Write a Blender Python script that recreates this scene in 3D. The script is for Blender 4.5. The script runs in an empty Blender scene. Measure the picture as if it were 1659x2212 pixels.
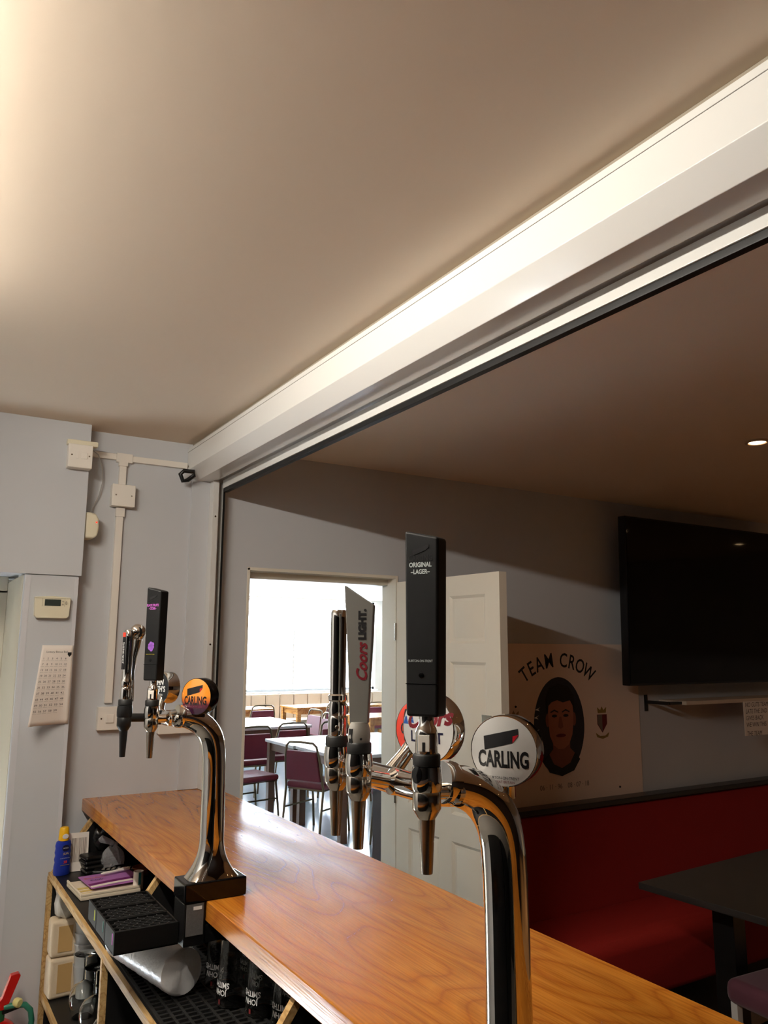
import bpy, bmesh, math, random
from mathutils import Matrix, Vector
random.seed(7)
sc = bpy.context.scene
COL = sc.collection
R = math.radians
PI = math.pi

# ------------------------------------------------------------------ camera
cam = bpy.data.cameras.new('camera'); cam_ob = bpy.data.objects.new('camera', cam); COL.objects.link(cam_ob)
cam.sensor_fit = 'VERTICAL'; cam.sensor_height = 36.0; cam.sensor_width = 27.0
cam.lens = 1714.46 / 2212.0 * 36.0
yaw, pit, rol = R(31.1434), R(9.7114), R(0.2895)
fw = Vector((math.sin(yaw)*math.cos(pit), math.cos(yaw)*math.cos(pit), math.sin(pit)))
rt = Vector((math.cos(yaw), -math.sin(yaw), 0)); up = rt.cross(fw)
r2 = rt*math.cos(rol) + up*math.sin(rol); u2 = -rt*math.sin(rol) + up*math.cos(rol)
m = Matrix((r2, u2, -fw)).transposed().to_4x4(); m.translation = (0, 0, 1.65)
cam_ob.matrix_world = m
cam.clip_start = 0.02
sc.camera = cam_ob

# ------------------------------------------------------------------ world, exposure
world = bpy.data.worlds.new('overcast_sky'); sc.world = world
world.use_nodes = True
bg = world.node_tree.nodes['Background']
bg.inputs['Color'].default_value = (0.80, 0.90, 1.0, 1)
SKY = 28.0
bg.inputs['Strength'].default_value = SKY
sc.view_settings.view_transform = 'Standard'; sc.view_settings.look = 'None'
sc.view_settings.gamma = 1.0; sc.view_settings.use_curve_mapping = False
sc.view_settings.exposure = 0.0
TUBE = 265.0          # fluorescent tube over the bar
SPOT = 240.0           # lounge downlights, one in view, the others added

# ------------------------------------------------------------------ mesh helpers
def TM(x=0, y=0, z=0): return Matrix.Translation((x, y, z))
def RZ(a): return Matrix.Rotation(a, 4, 'Z')
def RX(a): return Matrix.Rotation(a, 4, 'X')
def RY(a): return Matrix.Rotation(a, 4, 'Y')
def frame(o, ax, upv=(0, 0, 1)):
    """matrix whose local z runs along ax, local y as close to upv as it can"""
    z = Vector(ax).normalized(); x = Vector(upv).cross(z)
    if x.length < 1e-5: x = Vector((1, 0, 0)).cross(z)
    x.normalize(); y = z.cross(x)
    M = Matrix((x, y, z)).transposed().to_4x4(); M.translation = o
    return M

class MB:
    def __init__(s): s.v = []; s.f = []
    def add(s, vs, fs, M=None):
        o = len(s.v)
        for p in vs:
            q = Vector(p)
            s.v.append(tuple(M @ q) if M else tuple(q))
        s.f += [tuple(i + o for i in f) for f in fs]
        return s
    def box(s, x0, x1, y0, y1, z0, z1, M=None):
        vs = [(x, y, z) for z in (z0, z1) for y in (y0, y1) for x in (x0, x1)]
        return s.add(vs, [(0, 2, 3, 1), (4, 5, 7, 6), (0, 1, 5, 4), (2, 6, 7, 3), (0, 4, 6, 2), (1, 3, 7, 5)], M)
    def lathe(s, prof, seg=24, M=None, sx=1.0, sy=1.0):
        vs = []; fs = []
        for r, z in prof:
            for k in range(seg):
                a = 2*PI*k/seg
                vs.append((r*sx*math.cos(a), r*sy*math.sin(a), z))
        n = len(prof)
        for i in range(n-1):
            for k in range(seg):
                a = i*seg+k; b = i*seg+(k+1) % seg
                fs.append((a, b, b+seg, a+seg))
        if prof[0][0] > 1e-6: fs.append(tuple(range(seg-1, -1, -1)))
        if prof[-1][0] > 1e-6: fs.append(tuple((n-1)*seg+k for k in range(seg)))
        return s.add(vs, fs, M)
    def cyl(s, a, b, r, seg=16, r2=None):
        a = Vector(a); b = Vector(b)
        return s.lathe([(r, 0), (r if r2 is None else r2, (b-a).length)], seg, frame(a, b-a))
    def tube(s, path, rad, seg=12, M=None, closed=False, ell=1.0):
        P = [Vector(p) for p in path]; n = len(P)
        rads = rad if isinstance(rad, (list, tuple)) else [rad]*n
        vs = []; fs = []; prev = None
        for i, p in enumerate(P):
            if closed: t = P[(i+1) % n]-P[i-1]
            else: t = P[min(i+1, n-1)]-P[max(i-1, 0)]
            t.normalize()
            if prev is None:
                nn = t.orthogonal() if abs(t.y) > .95 else Vector((0, 1, 0)) - t*t.y
            else: nn = prev - t*prev.dot(t)
            nn.normalize(); prev = nn; bb = t.cross(nn)
            for k in range(seg):
                a = 2*PI*k/seg
                vs.append(p + nn*math.cos(a)*rads[i]*ell + bb*math.sin(a)*rads[i])
        for i in range(n if closed else n-1):
            j = (i+1) % n
            for k in range(seg):
                k2 = (k+1) % seg
                fs.append((i*seg+k, i*seg+k2, j*seg+k2, j*seg+k))
        if not closed:
            fs.append(tuple(range(seg-1, -1, -1))); fs.append(tuple((n-1)*seg+k for k in range(seg)))
        return s.add(vs, fs, M)
    def prism(s, poly, h0, h1, M=None):
        n = len(poly)
        vs = [(x, y, h0) for x, y in poly] + [(x, y, h1) for x, y in poly]
        fs = [tuple(range(n-1, -1, -1)), tuple(range(n, 2*n))] + [(i, (i+1) % n, (i+1) % n+n, i+n) for i in range(n)]
        return s.add(vs, fs, M)
    def grid(s, nu, nv, fn):
        vs = [fn(i/nu, j/nv) for j in range(nv+1) for i in range(nu+1)]
        fs = [(j*(nu+1)+i, j*(nu+1)+i+1, (j+1)*(nu+1)+i+1, (j+1)*(nu+1)+i) for j in range(nv) for i in range(nu)]
        return s.add(vs, fs)
    def build(s, name, mat, parent=None, bevel=0, seg=2, smooth=38, solid=0, sub=0):
        me = bpy.data.meshes.new(name)
        bm = bmesh.new()
        bv = [bm.verts.new(p) for p in s.v]
        for f in s.f:
            try: bm.faces.new([bv[i] for i in f])
            except ValueError: pass
        bmesh.ops.recalc_face_normals(bm, faces=bm.faces)
        if bevel:
            ed = [e for e in bm.edges if len(e.link_faces) == 2 and e.calc_face_angle(0) > R(30)]
            bmesh.ops.bevel(bm, geom=ed, offset=bevel, segments=seg, profile=.5, affect='EDGES', clamp_overlap=True)
        for e in bm.edges:
            e.smooth = not (len(e.link_faces) == 2 and e.calc_face_angle(0) > R(smooth))
        for f in bm.faces: f.smooth = True
        bm.to_mesh(me); bm.free()
        ob = bpy.data.objects.new(name, me); COL.objects.link(ob)
        if mat is not None: me.materials.append(mat)
        if parent is not None: ob.parent = parent
        if bevel:
            md = ob.modifiers.new('wn', 'WEIGHTED_NORMAL'); md.keep_sharp = True
        if solid:
            md = ob.modifiers.new('solid', 'SOLIDIFY'); md.thickness = solid; md.offset = 0
        if sub:
            md = ob.modifiers.new('sub', 'SUBSURF'); md.levels = sub; md.render_levels = sub
        return ob

def tag(o, label=None, cat=None, group=None, kind=None):
    if label: o['label'] = label
    if cat: o['category'] = cat
    if group: o['group'] = group
    if kind: o['kind'] = kind
    return o
def thing(name, loc, label, cat, rz=0, group=None):
    o = bpy.data.objects.new(name, None); COL.objects.link(o); o.empty_display_size = .05
    o.location = loc; o.rotation_euler = (0, 0, rz)
    return tag(o, label, cat, group)
def copy_tree(o, parent=None):
    c = o.copy(); COL.objects.link(c)
    if parent is not None: c.parent = parent
    for ch in list(o.children): copy_tree(ch, c)
    return c
def struct(name, mb, mat, parent=None, **k):
    o = mb.build(name, mat, parent, **k)
    if parent is None: o['kind'] = 'structure'
    return o

_txt = {}
def text_mb(body, size, M, sx=1.0, bold=0.0, depth=0.0, align='CENTER', fn=None, shear=0.0):
    """lettering as a flat (or slightly raised) mesh; fn maps the local (x, y, z) before M"""
    cu = bpy.data.curves.new('t', 'FONT'); cu.body = body; cu.size = size; cu.align_x = align; cu.align_y = 'CENTER'
    cu.offset = bold; cu.extrude = depth; cu.resolution_u = 3; cu.shear = shear
    ob = bpy.data.objects.new('t', cu); COL.objects.link(ob)
    dg = bpy.context.evaluated_depsgraph_get()
    me = bpy.data.meshes.new_from_object(ob.evaluated_get(dg))
    mb = MB()
    vs = []
    for v in me.vertices:
        x, y, z = v.co.x*sx, v.co.y, v.co.z
        vs.append(fn(x, y, z) if fn else (x, y, z))
    mb.add(vs, [tuple(p.vertices) for p in me.polygons], M)
    bpy.data.objects.remove(ob); bpy.data.curves.remove(cu); bpy.data.meshes.remove(me)
    return mb
def join(*mbs):
    o = MB()
    for b in mbs: o.add(b.v, b.f)
    return o

# ------------------------------------------------------------------ materials
def lin(c):
    return tuple((x/255/12.92 if x/255 <= .04045 else ((x/255+.055)/1.055)**2.4) for x in c) + (1,)
def mat(name, rgb, rough=.5, metal=0, coat=0, emit=None, es=0, trans=0, ior=1.45, alpha=1, spec=.5, sheen=0, noise=None, bump=None):
    m = bpy.data.materials.new(name); m.use_nodes = True
    nt = m.node_tree; b = nt.nodes['Principled BSDF']
    b.inputs['Base Color'].default_value = lin(rgb); b.inputs['Roughness'].default_value = rough
    b.inputs['Metallic'].default_value = metal; b.inputs['Coat Weight'].default_value = coat
    b.inputs['Coat Roughness'].default_value = .05
    b.inputs['Transmission Weight'].default_value = trans; b.inputs['IOR'].default_value = ior
    b.inputs['Alpha'].default_value = alpha; b.inputs['Specular IOR Level'].default_value = spec
    b.inputs['Sheen Weight'].default_value = sheen
    if emit: b.inputs['Emission Color'].default_value = lin(emit); b.inputs['Emission Strength'].default_value = es
    if noise or bump:
        tc = nt.nodes.new('ShaderNodeTexCoord')
    if noise:      # (scale, amount, detail) gentle blotches of tone
        n = nt.nodes.new('ShaderNodeTexNoise'); n.inputs['Scale'].default_value = noise[0]; n.inputs['Detail'].default_value = noise[2]
        nt.links.new(tc.outputs['Object'], n.inputs['Vector'])
        mx = nt.nodes.new('ShaderNodeMix'); mx.data_type = 'RGBA'
        c = lin(rgb); k = noise[1]
        mx.inputs[6].default_value = tuple(x*(1-k) for x in c[:3])+(1,); mx.inputs[7].default_value = tuple(min(1, x*(1+k)) for x in c[:3])+(1,)
        nt.links.new(n.outputs['Fac'], mx.inputs[0]); nt.links.new(mx.outputs[2], b.inputs['Base Color'])
    if bump:       # (scale, strength, distance)
        n2 = nt.nodes.new('ShaderNodeTexNoise'); n2.inputs['Scale'].default_value = bump[0]; n2.inputs['Detail'].default_value = 4
        nt.links.new(tc.outputs['Object'], n2.inputs['Vector'])
        bp = nt.nodes.new('ShaderNodeBump'); bp.inputs['Strength'].default_value = bump[1]; bp.inputs['Distance'].default_value = bump[2]
        nt.links.new(n2.outputs['Fac'], bp.inputs['Height']); nt.links.new(bp.outputs['Normal'], b.inputs['Normal'])
    return m

def wood(name, cols, sx, sy, rings, rough, coat, bumpd=.0006, axis='Y', fine=.35, spec=.5):
    """flat-sawn boards: contour lines of a stretched noise give cathedral figure; fine pores on top"""
    m = bpy.data.materials.new(name); m.use_nodes = True; nt = m.node_tree; N = nt.nodes; Lk = nt.links
    b = N['Principled BSDF']; b.inputs['Roughness'].default_value = rough; b.inputs['Specular IOR Level'].default_value = spec
    b.inputs['Coat Weight'].default_value = coat; b.inputs['Coat Roughness'].default_value = .13
    tc = N.new('ShaderNodeTexCoord')
    mp = N.new('ShaderNodeMapping'); Lk.new(tc.outputs['Object'], mp.inputs['Vector'])
    mp.inputs['Scale'].default_value = (sx, sy, sx) if axis == 'Y' else (sy, sx, sx)
    n1 = N.new('ShaderNodeTexNoise'); n1.inputs['Scale'].default_value = 1; n1.inputs['Detail'].default_value = 1.2; n1.inputs['Roughness'].default_value = .4
    Lk.new(mp.outputs['Vector'], n1.inputs['Vector'])
    mu = N.new('ShaderNodeMath'); mu.operation = 'MULTIPLY'; mu.inputs[1].default_value = rings; Lk.new(n1.outputs['Fac'], mu.inputs[0])
    fr = N.new('ShaderNodeMath'); fr.operation = 'FRACT'; Lk.new(mu.outputs[0], fr.inputs[0])
    rp = N.new('ShaderNodeValToRGB'); Lk.new(fr.outputs[0], rp.inputs[0])
    e = rp.color_ramp.elements
    e[0].position = 0; e[0].color = lin(cols[0]); e[1].position = 1; e[1].color = lin(cols[0])
    for p_, c in ((.12, cols[1]), (.55, cols[2]), (.9, cols[1])):
        x = e.new(p_); x.color = lin(c)
    mp2 = N.new('ShaderNodeMapping'); Lk.new(tc.outputs['Object'], mp2.inputs['Vector'])
    mp2.inputs['Scale'].default_value = (260, 7, 260) if axis == 'Y' else (7, 260, 260)
    n2 = N.new('ShaderNodeTexNoise'); n2.inputs['Scale'].default_value = 1; n2.inputs['Detail'].default_value = 2; Lk.new(mp2.outputs['Vector'], n2.inputs['Vector'])
    mx = N.new('ShaderNodeMix'); mx.data_type = 'RGBA'; mx.blend_type = 'MULTIPLY'; mx.inputs[0].default_value = fine
    rp2 = N.new('ShaderNodeValToRGB'); rp2.color_ramp.elements[0].position = .3; rp2.color_ramp.elements[0].color = (.45, .40, .36, 1)
    rp2.color_ramp.elements[1].position = .6
    Lk.new(n2.outputs['Fac'], rp2.inputs[0]); Lk.new(rp.outputs[0], mx.inputs[6]); Lk.new(rp2.outputs[0], mx.inputs[7])
    mp3 = N.new('ShaderNodeMapping'); Lk.new(tc.outputs['Object'], mp3.inputs['Vector'])
    mp3.inputs['Scale'].default_value = (3.0, .5, 3.0) if axis == 'Y' else (.5, 3, 3)
    n3 = N.new('ShaderNodeTexNoise'); n3.inputs['Scale'].default_value = 1; n3.inputs['Detail'].default_value = 3; Lk.new(mp3.outputs['Vector'], n3.inputs['Vector'])
    rp3 = N.new('ShaderNodeValToRGB'); rp3.color_ramp.elements[0].position = .35; rp3.color_ramp.elements[0].color = (.72, .66, .62, 1); rp3.color_ramp.elements[1].position = .65
    Lk.new(n3.outputs['Fac'], rp3.inputs[0])
    mx2 = N.new('ShaderNodeMix'); mx2.data_type = 'RGBA'; mx2.blend_type = 'MULTIPLY'; mx2.inputs[0].default_value = .7
    Lk.new(mx.outputs[2], mx2.inputs[6]); Lk.new(rp3.outputs[0], mx2.inputs[7]); Lk.new(mx2.outputs[2], b.inputs['Base Color'])
    bp = N.new('ShaderNodeBump'); bp.inputs['Strength'].default_value = .5; bp.inputs['Distance'].default_value = bumpd
    ad = N.new('ShaderNodeMath'); ad.operation = 'MULTIPLY_ADD'; ad.inputs[1].default_value = .5
    Lk.new(n2.outputs['Fac'], ad.inputs[0]); Lk.new(fr.outputs[0], ad.inputs[2])
    Lk.new(ad.outputs[0], bp.inputs['Height']); Lk.new(bp.outputs['Normal'], b.inputs['Normal']); Lk.new(bp.outputs['Normal'], b.inputs['Coat Normal'])
    return m

def pane_mat(name, tint):
    m = bpy.data.materials.new(name); m.use_nodes = True; nt = m.node_tree
    for n in list(nt.nodes): nt.nodes.remove(n)
    o = nt.nodes.new('ShaderNodeOutputMaterial'); mx = nt.nodes.new('ShaderNodeMixShader'); mx.inputs[0].default_value = .06
    t = nt.nodes.new('ShaderNodeBsdfTransparent'); t.inputs[0].default_value = tint
    g = nt.nodes.new('ShaderNodeBsdfGlossy'); g.inputs['Roughness'].default_value = .02
    nt.links.new(t.outputs[0], mx.inputs[1]); nt.links.new(g.outputs[0], mx.inputs[2]); nt.links.new(mx.outputs[0], o.inputs[0])
    return m

WALL = mat('grey_wall_paint', (197, 199, 202), .75, noise=(2.5, .03, 3), bump=(60, .15, .001))
CEIL = mat('beige_ceiling_paint', (229, 212, 191), .8, noise=(1.6, .05, 4), bump=(25, .2, .0015))
WHITE = mat('white_powder_coat', (214, 213, 209), .14)
WPLAST = mat('white_plastic', (232, 226, 216), .4)
CREAM = mat('cream_plastic', (226, 218, 192), .42)
GLOSSW = mat('white_gloss_paint', (228, 220, 204), .32, noise=(4, .03, 3))
DARKFLOOR = mat('brown_lounge_floor', (104, 78, 58), .4, noise=(6, .25, 4))
VINYL = mat('grey_blue_vinyl_floor', (150, 168, 178), .13, noise=(3, .1, 3))
BLACK = mat('black_plastic', (14, 14, 15), .35)
BLACKG = mat('gloss_black', (6, 6, 7), .1, spec=.35)
BLACKT = mat('tray_black_plastic', (13, 13, 13), .55, spec=.25)
BLACKM = mat('matt_black_handle', (15, 16, 17), .5, spec=.3, bump=(400, .1, .0005))
EMB = mat('embossed_black', (17, 17, 18), .4)
RUBBER = mat('black_rubber', (12, 12, 12), .5)
CHROME = mat('chrome', (226, 224, 220), .025, metal=1)
STEEL = mat('polished_steel', (196, 190, 180), .14, metal=1)
BRUSHED = mat('brushed_steel', (168, 160, 148), .26, metal=1)
GREYCAST = mat('silver_grey_paint', (112, 110, 104), .5)
LABELGREY = mat('grey_label', (92, 92, 92), .5, noise=(300, .25, 2))
SCREEN = mat('television_glass', (3, 4, 5), .05, spec=.3)
TVFRAME = mat('television_bezel', (14, 16, 20), .3)
REDFAB = mat('red_upholstery', (142, 30, 28), .7, spec=.25, noise=(140, .15, 3), bump=(500, .2, .0006))
DARKTRIM = mat('dark_stained_trim', (34, 28, 26), .3)
DKTABLE = mat('dark_table_top', (46, 42, 40), .35, noise=(20, .2, 4))
PURPLE = mat('aubergine_velvet', (92, 48, 62), .75, sheen=.2, bump=(500, .2, .0006))
POSTER = mat('poster_card', (242, 218, 200), .6)
PRINTBLK = mat('print_black', (16, 15, 17), .5)
PRINTDK = mat('print_dark_hair', (20, 13, 12), .6)
SKIN = mat('print_skin', (176, 112, 88), .6)
SKIN2 = mat('print_skin_shade', (140, 84, 64), .6)
PRINTGREY = mat('print_grey', (120, 104, 92), .6)
PRINTGOLD = mat('print_gold', (150, 120, 60), .6)
PRINTMAROON = mat('print_maroon', (110, 30, 34), .6)
PRINTWHITE = mat('print_white', (230, 230, 228), .5)
PAPER = mat('paper', (236, 226, 216), .7)
INK = mat('ink', (70, 62, 60), .7)
BARWOOD = wood('varnished_bar_wood', [(184, 106, 34), (200, 122, 38), (210, 134, 46)], 5.0, 1.1, 20, .2, 0, bumpd=.001, fine=.5, spec=.5)
PLY = wood('raw_plywood_edge', [(176, 136, 80), (206, 168, 108), (220, 186, 128)], 30, 3, 6, .6, 0, bumpd=.0002)
DINWOOD = wood('honey_table_wood', [(150, 96, 44), (190, 132, 66), (204, 148, 80)], 6, 1, 8, .25, .3, bumpd=.0001)
BLKSHELF = mat('black_laminate_shelf', (17, 17, 18), .45, noise=(9, .3, 3))
MATMESH = mat('black_bar_matting', (20, 20, 20), .6)
GLASS = mat('clear_glass', (250, 252, 250), .0, trans=1, ior=1.45)
FROST = mat('cloudy_plastic', (232, 234, 234), .35, trans=.35, ior=1.2, noise=(40, .12, 3))
BAG = mat('clear_plastic_bag', (225, 225, 228), .2, trans=.75, ior=1.12)
WINPANE = pane_mat('window_pane', (.97, .98, 1, 1))
FRAMEW = mat('upvc_frame', (235, 236, 236), .35)
BOOTH = mat('beige_booth_vinyl', (196, 178, 156), .5, noise=(10, .05, 2))
CHAIRRED = mat('burgundy_chair_vinyl', (104, 22, 36), .5, bump=(300, .1, .0005))
CHAIRMET = mat('bronze_chair_frame', (112, 96, 72), .35, metal=.8)
TABLEW = mat('pale_laminate_table', (206, 200, 196), .25)

# ================================================================== the setting
CZ = 2.485            # ceiling
D = 3.18              # end wall face
def wall(name, boxes, mt=WALL):
    b = MB()
    for q in boxes: b.box(*q)
    return struct(name, b, mt)
struct('floor', MB().box(1.06, 7, -3.2, 3.30, -.05, 0), DARKFLOOR)
struct('floor', MB().box(-1.2, 1.06, -3.2, 3.30, -.05, 0), mat('grey_safety_floor', (140, 134, 126), .5, noise=(40, .15, 3)))
struct('floor', MB().box(-.2, 11, 3.30, 13.1, -.05, 0), VINYL)
struct('ceiling', MB().box(-1.2, 7, -3.2, 3.30, CZ, CZ+.1), CEIL)
# end wall: service opening at the left (x < .37), doorway x 1.245..1.95
wall('wall_back', [(.372, 1.245, D, D+.12, 0, CZ), (1.245, 2.0, D, D+.12, 1.985, CZ), (2.0, 7, D, D+.12, 0, CZ),
                   (-1.2, -.55, D, D+.12, 0, CZ), (-.55, .372, D, D+.12, 1.93, CZ)])
wall('wall_left', [(-1.25, -1.15, -3.2, 3.30, 0, CZ)])
wall('wall_front', [(-1.2, 7, -3.25, -3.15, 0, CZ)], mat('dark_reflection_wall', (58, 46, 40), .5, noise=(3, .15, 3)))  # unseen wall, made dark to give the chrome a dark reflection
wall('wall_right', [(6.95, 7.05, -3.2, 3.30, 0, CZ)])
# boxed-in bulkhead and the pilaster below it
struct('trim_1', MB().box(-.6, .562, 3.09, D, 1.906, CZ), WALL, bevel=.002)
struct('trim_2', MB().box(.369, .553, 3.098, D+.42, 0, 1.905), WALL, bevel=.003)
struct('trim_6', MB().box(.3675, .3692, 3.12, D+.42, 0, 1.904), mat('beige_reveal_paint', (204, 196, 176), .7))
struct('trim_3', join(MB().box(.372, .39, 3.0965, 3.099, 0, 1.9), MB().box(.54, .5535, 3.0965, 3.099, 0, 1.9)), mat('corner_bead_paint', (206, 206, 210), .6))
# lobby behind the service opening, with its cream door frame
wall('wall_lobby', [(-.6, .42, 3.75, 3.8, 0, CZ), (-.65, -.55, 3.3, 3.8, 0, CZ), (.40, .46, 3.58, 3.8, 0, CZ)], GLOSSW)
struct('trim_4', join(MB().box(.30, .368, 3.58, 3.66, 0, 1.875), MB().box(-.55, .368, 3.58, 3.66, 1.86, 1.93)), GLOSSW, bevel=.004)
struct('ceiling', MB().box(-.7, .5, 3.33, 3.85, 1.93, 2.0), WALL)

# doorway lining
struct('trim_5', join(MB().box(1.245, 1.258, D-.002, D+.122, 0, 1.985), MB().box(1.987, 2.001, D-.003, D+.122, 0, 1.985),
                      MB().box(1.245, 2.001, D-.002, D+.122, 1.972, 1.986), MB().box(1.258, 1.987, D+.07, D+.1215, 1.944, 1.9725)), GLOSSW, bevel=.002)
# open six-panel door, hinged on the right jamb and swung into the lounge
dr = thing('door_1', (1.985, 3.165, 0.004), 'white six-panel door standing open beside the doorway', 'door'); dr['kind'] = 'structure'
del dr['category']
ddir = math.atan2(2.46-3.165, 2.032-1.985)
dr.rotation_euler = (0, 0, ddir)      # local x runs from the hinge to the free edge; the face we see has local -y... the bar side
W_, T_ = .695, .04
def door_leaf():
    b = MB()
    xs = [0, .09, .305, .385, .61, W_]; zs = [0, .2, .87, .975, 1.59, 1.665, 1.865, 1.95]
    holes = {(i, j) for i in (1, 3) for j in (1, 3, 5)}
    vid = {}; vs = []
    def v(x, y, z):
        k = (x, y, z)
        if k not in vid: vid[k] = len(vs); vs.append(k)
        return vid[k]
    fs = []
    for i in range(5):
        for j in range(7):
            x0, x1, z0, z1 = xs[i], xs[i+1], zs[j], zs[j+1]
            for yo, yi in ((0, .008), (T_, T_-.008)):
                if (i, j) not in holes: fs.append((v(x0, yo, z0), v(x1, yo, z0), v(x1, yo, z1), v(x0, yo, z1)))
                else:
                    k = .012
                    o = [v(x0, yo, z0), v(x1, yo, z0), v(x1, yo, z1), v(x0, yo, z1)]
                    n = [v(x0+k, yi, z0+k), v(x1-k, yi, z0+k), v(x1-k, yi, z1-k), v(x0+k, yi, z1-k)]
                    for q in range(4): fs.append((o[q], o[(q+1) % 4], n[(q+1) % 4], n[q]))
                    fs.append(tuple(n))
    for i in range(5):
        for z in (0, 1.95): fs.append((v(xs[i], 0, z), v(xs[i+1], 0, z), v(xs[i+1], T_, z), v(xs[i], T_, z)))
    for j in range(7):
        for x in (0, W_): fs.append((v(x, 0, zs[j]), v(x, 0, zs[j+1]), v(x, T_, zs[j+1]), v(x, T_, zs[j])))
    return b.add(vs, fs)
LEAF = door_leaf().build('leaf', GLOSSW, dr, smooth=20)
for (a, c) in ((.09, .305), (.385, .61)):
    for (z0, z1) in ((.2, .87), (.975, 1.59), (1.665, 1.865)):
        pb = MB()
        for (y0, y1, s_) in ((.0078, .001, -1), (T_-.0078, T_-.001, 1)):
            i = .024; j = .045
            vs = [(a+i, y0, z0+i), (c-i, y0, z0+i), (c-i, y0, z1-i), (a+i, y0, z1-i), (a+j, y1, z0+j), (c-j, y1, z0+j), (c-j, y1, z1-j), (a+j, y1, z1-j)]
            pb.add(vs, [(0, 1, 5, 4), (1, 2, 6, 5), (2, 3, 7, 6), (3, 0, 4, 7), (4, 5, 6, 7)])
        pb.build('panel', GLOSSW, dr)
for yy, s_ in ((-.004, -1), (T_+.004, 1)):
    h = MB().box(.60, .645, yy-.003, yy+.003, 1.02, 1.17).build('handle', BRUSHED, dr, bevel=.002)
    MB().tube([(.622, yy, 1.1), (.622, yy+s_*.04, 1.1), (.60, yy+s_*.045, 1.1), (.52, yy+s_*.045, 1.1)], .009, 10).build('lever', BRUSHED, h)
MB().box(.585, .64, -.006, .0, 1.335, 1.385).build('lock_plate', BRUSHED, dr, bevel=.001)
MB().box(.585, .64, T_, T_+.006, 1.335, 1.385).build('lock_plate', BRUSHED, dr, bevel=.001)
for z in (.22, 1.0, 1.72):
    MB().cyl((-.004, -.004, z-.04), (-.004, -.004, z+.04), .006, 10).build('hinge', BRUSHED, dr)

# ---------------- dining room shell
DZ = 2.52
struct('ceiling', MB().box(-.2, 11, 3.30, 13.1, DZ, DZ+.1), mat('white_textured_ceiling', (236, 234, 228), .8, bump=(14, .8, .01)))
DW = mat('pale_dining_paint', (226, 222, 212), .8)
WX = [(.6, 3.9), (4.35, 7.62), (8.2, 10.6)]  # middle window is in view; the outer ones are unseen, added for daylight
bs = [(-.2, 11, 12.9, 13.1, 0, .9), (-.2, 11, 12.9, 13.1, 2.49, DZ)]
xs = [-.2]+[q for w in WX for q in w]+[11]
for i in range(0, len(xs), 2): bs.append((xs[i], xs[i+1], 12.9, 13.1, .9, 2.49))
wall('wall_dining_far', bs, DW)
wall('wall_dining_left', [(-.25, -.15, 3.8, 13.1, 0, DZ)], DW)
wall('wall_dining_right', [(10.95, 11.05, 3.33, 13.1, 0, DZ)], DW)
wall('wall_dining_near', [(.56, 1.245, D+.121, D+.14, 0, DZ), (2.001, 11, D+.121, D+.14, 0, DZ), (1.245, 2.001, D+.121, D+.14, 1.986, DZ), (7, 11, D, D+.12, 0, DZ)], DW)
for i, (a, c) in enumerate(WX):
    w = thing('window_%d' % (i+1), ((a+c)/2, 12.95, .9), None, None); w['kind'] = 'structure'
    h = 1.59; L = (c-a)/2; n = 2
    f = MB()
    f.box(-L, L, 0, .07, 0, .04); f.box(-L, L, 0, .07, h-.04, h); f.box(-L, -L+.04, 0, .07, 0, h); f.box(L-.04, L, 0, .07, 0, h)
    f.build('window_frame', FRAMEW, w, bevel=.004)
    for k in range(1, n): MB().box(-L+2*L*k/n-.015, -L+2*L*k/n+.015, 0, .07, .04, h-.04).build('mullion', FRAMEW, w, bevel=.004)
    for k in range(n):
        MB().box(-L+2*L*k/n+.015, -L+2*L*(k+1)/n-.015, .03, .036, .04, h-.04).build('pane', WINPANE, w)
    MB().box(-L-.03, L+.03, -.12, 0, -.03, 0).build('window_sill', FRAMEW, w, bevel=.006)

# ================================================================== bar top and shelving under it
bt = MB().box(.634, 1.135, -1.6, D-.001, 1.058, 1.10).build('bar_worktop', BARWOOD, None, bevel=.0025)
tag(bt, 'long varnished orange-brown wooden bar top running to the grey wall', 'bar top')
BF = mat('bar_front_panel', (70, 52, 40), .5)
bfp = thing('counter_facing', (1.06, .8, 0), 'dark panelled bar front below the wooden top, on the lounge side', 'bar front')
MB().box(0, .03, -2.4, 2.375, 0, 1.057).build('board', BF, bfp)
for k in range(8):
    MB().box(.03, .042, -2.3+k*.585, -2.3+k*.585+.06, 0, 1.05).build('batten', BF, bfp, bevel=.003)
# shelf unit: shelf boards, sloping dividers, ply edging
su = thing('under_bar_shelving', (.52, 3.09, 0), 'black under-bar shelf unit with pale plywood edges and sloping dividers', 'shelving')
YS = [3.09, 2.235, 1.37, .5, -.36, -1.22]
def yl(y): return y-3.09
MB().box(.012, .54, yl(-1.2), yl(3.09), .862, .88).build('shelf', BLKSHELF, su)
MB().box(.0, .012, yl(-1.2), yl(3.09), .861, .881).build('shelf_edging', PLY, su, bevel=.001)
MB().box(.012, .54, yl(-1.2), yl(3.09), .482, .50).build('shelf', BLKSHELF, su)
MB().box(.0, .012, yl(-1.2), yl(3.09), .481, .501).build('shelf_edging', PLY, su, bevel=.001)
MB().box(.012, .54, yl(-1.2), yl(3.09), .08, .10).build('shelf', BLKSHELF, su)
MB().box(.505, .525, yl(-1.2), yl(3.09), .08, 1.055).build('back_board', BLKSHELF, su)
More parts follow.
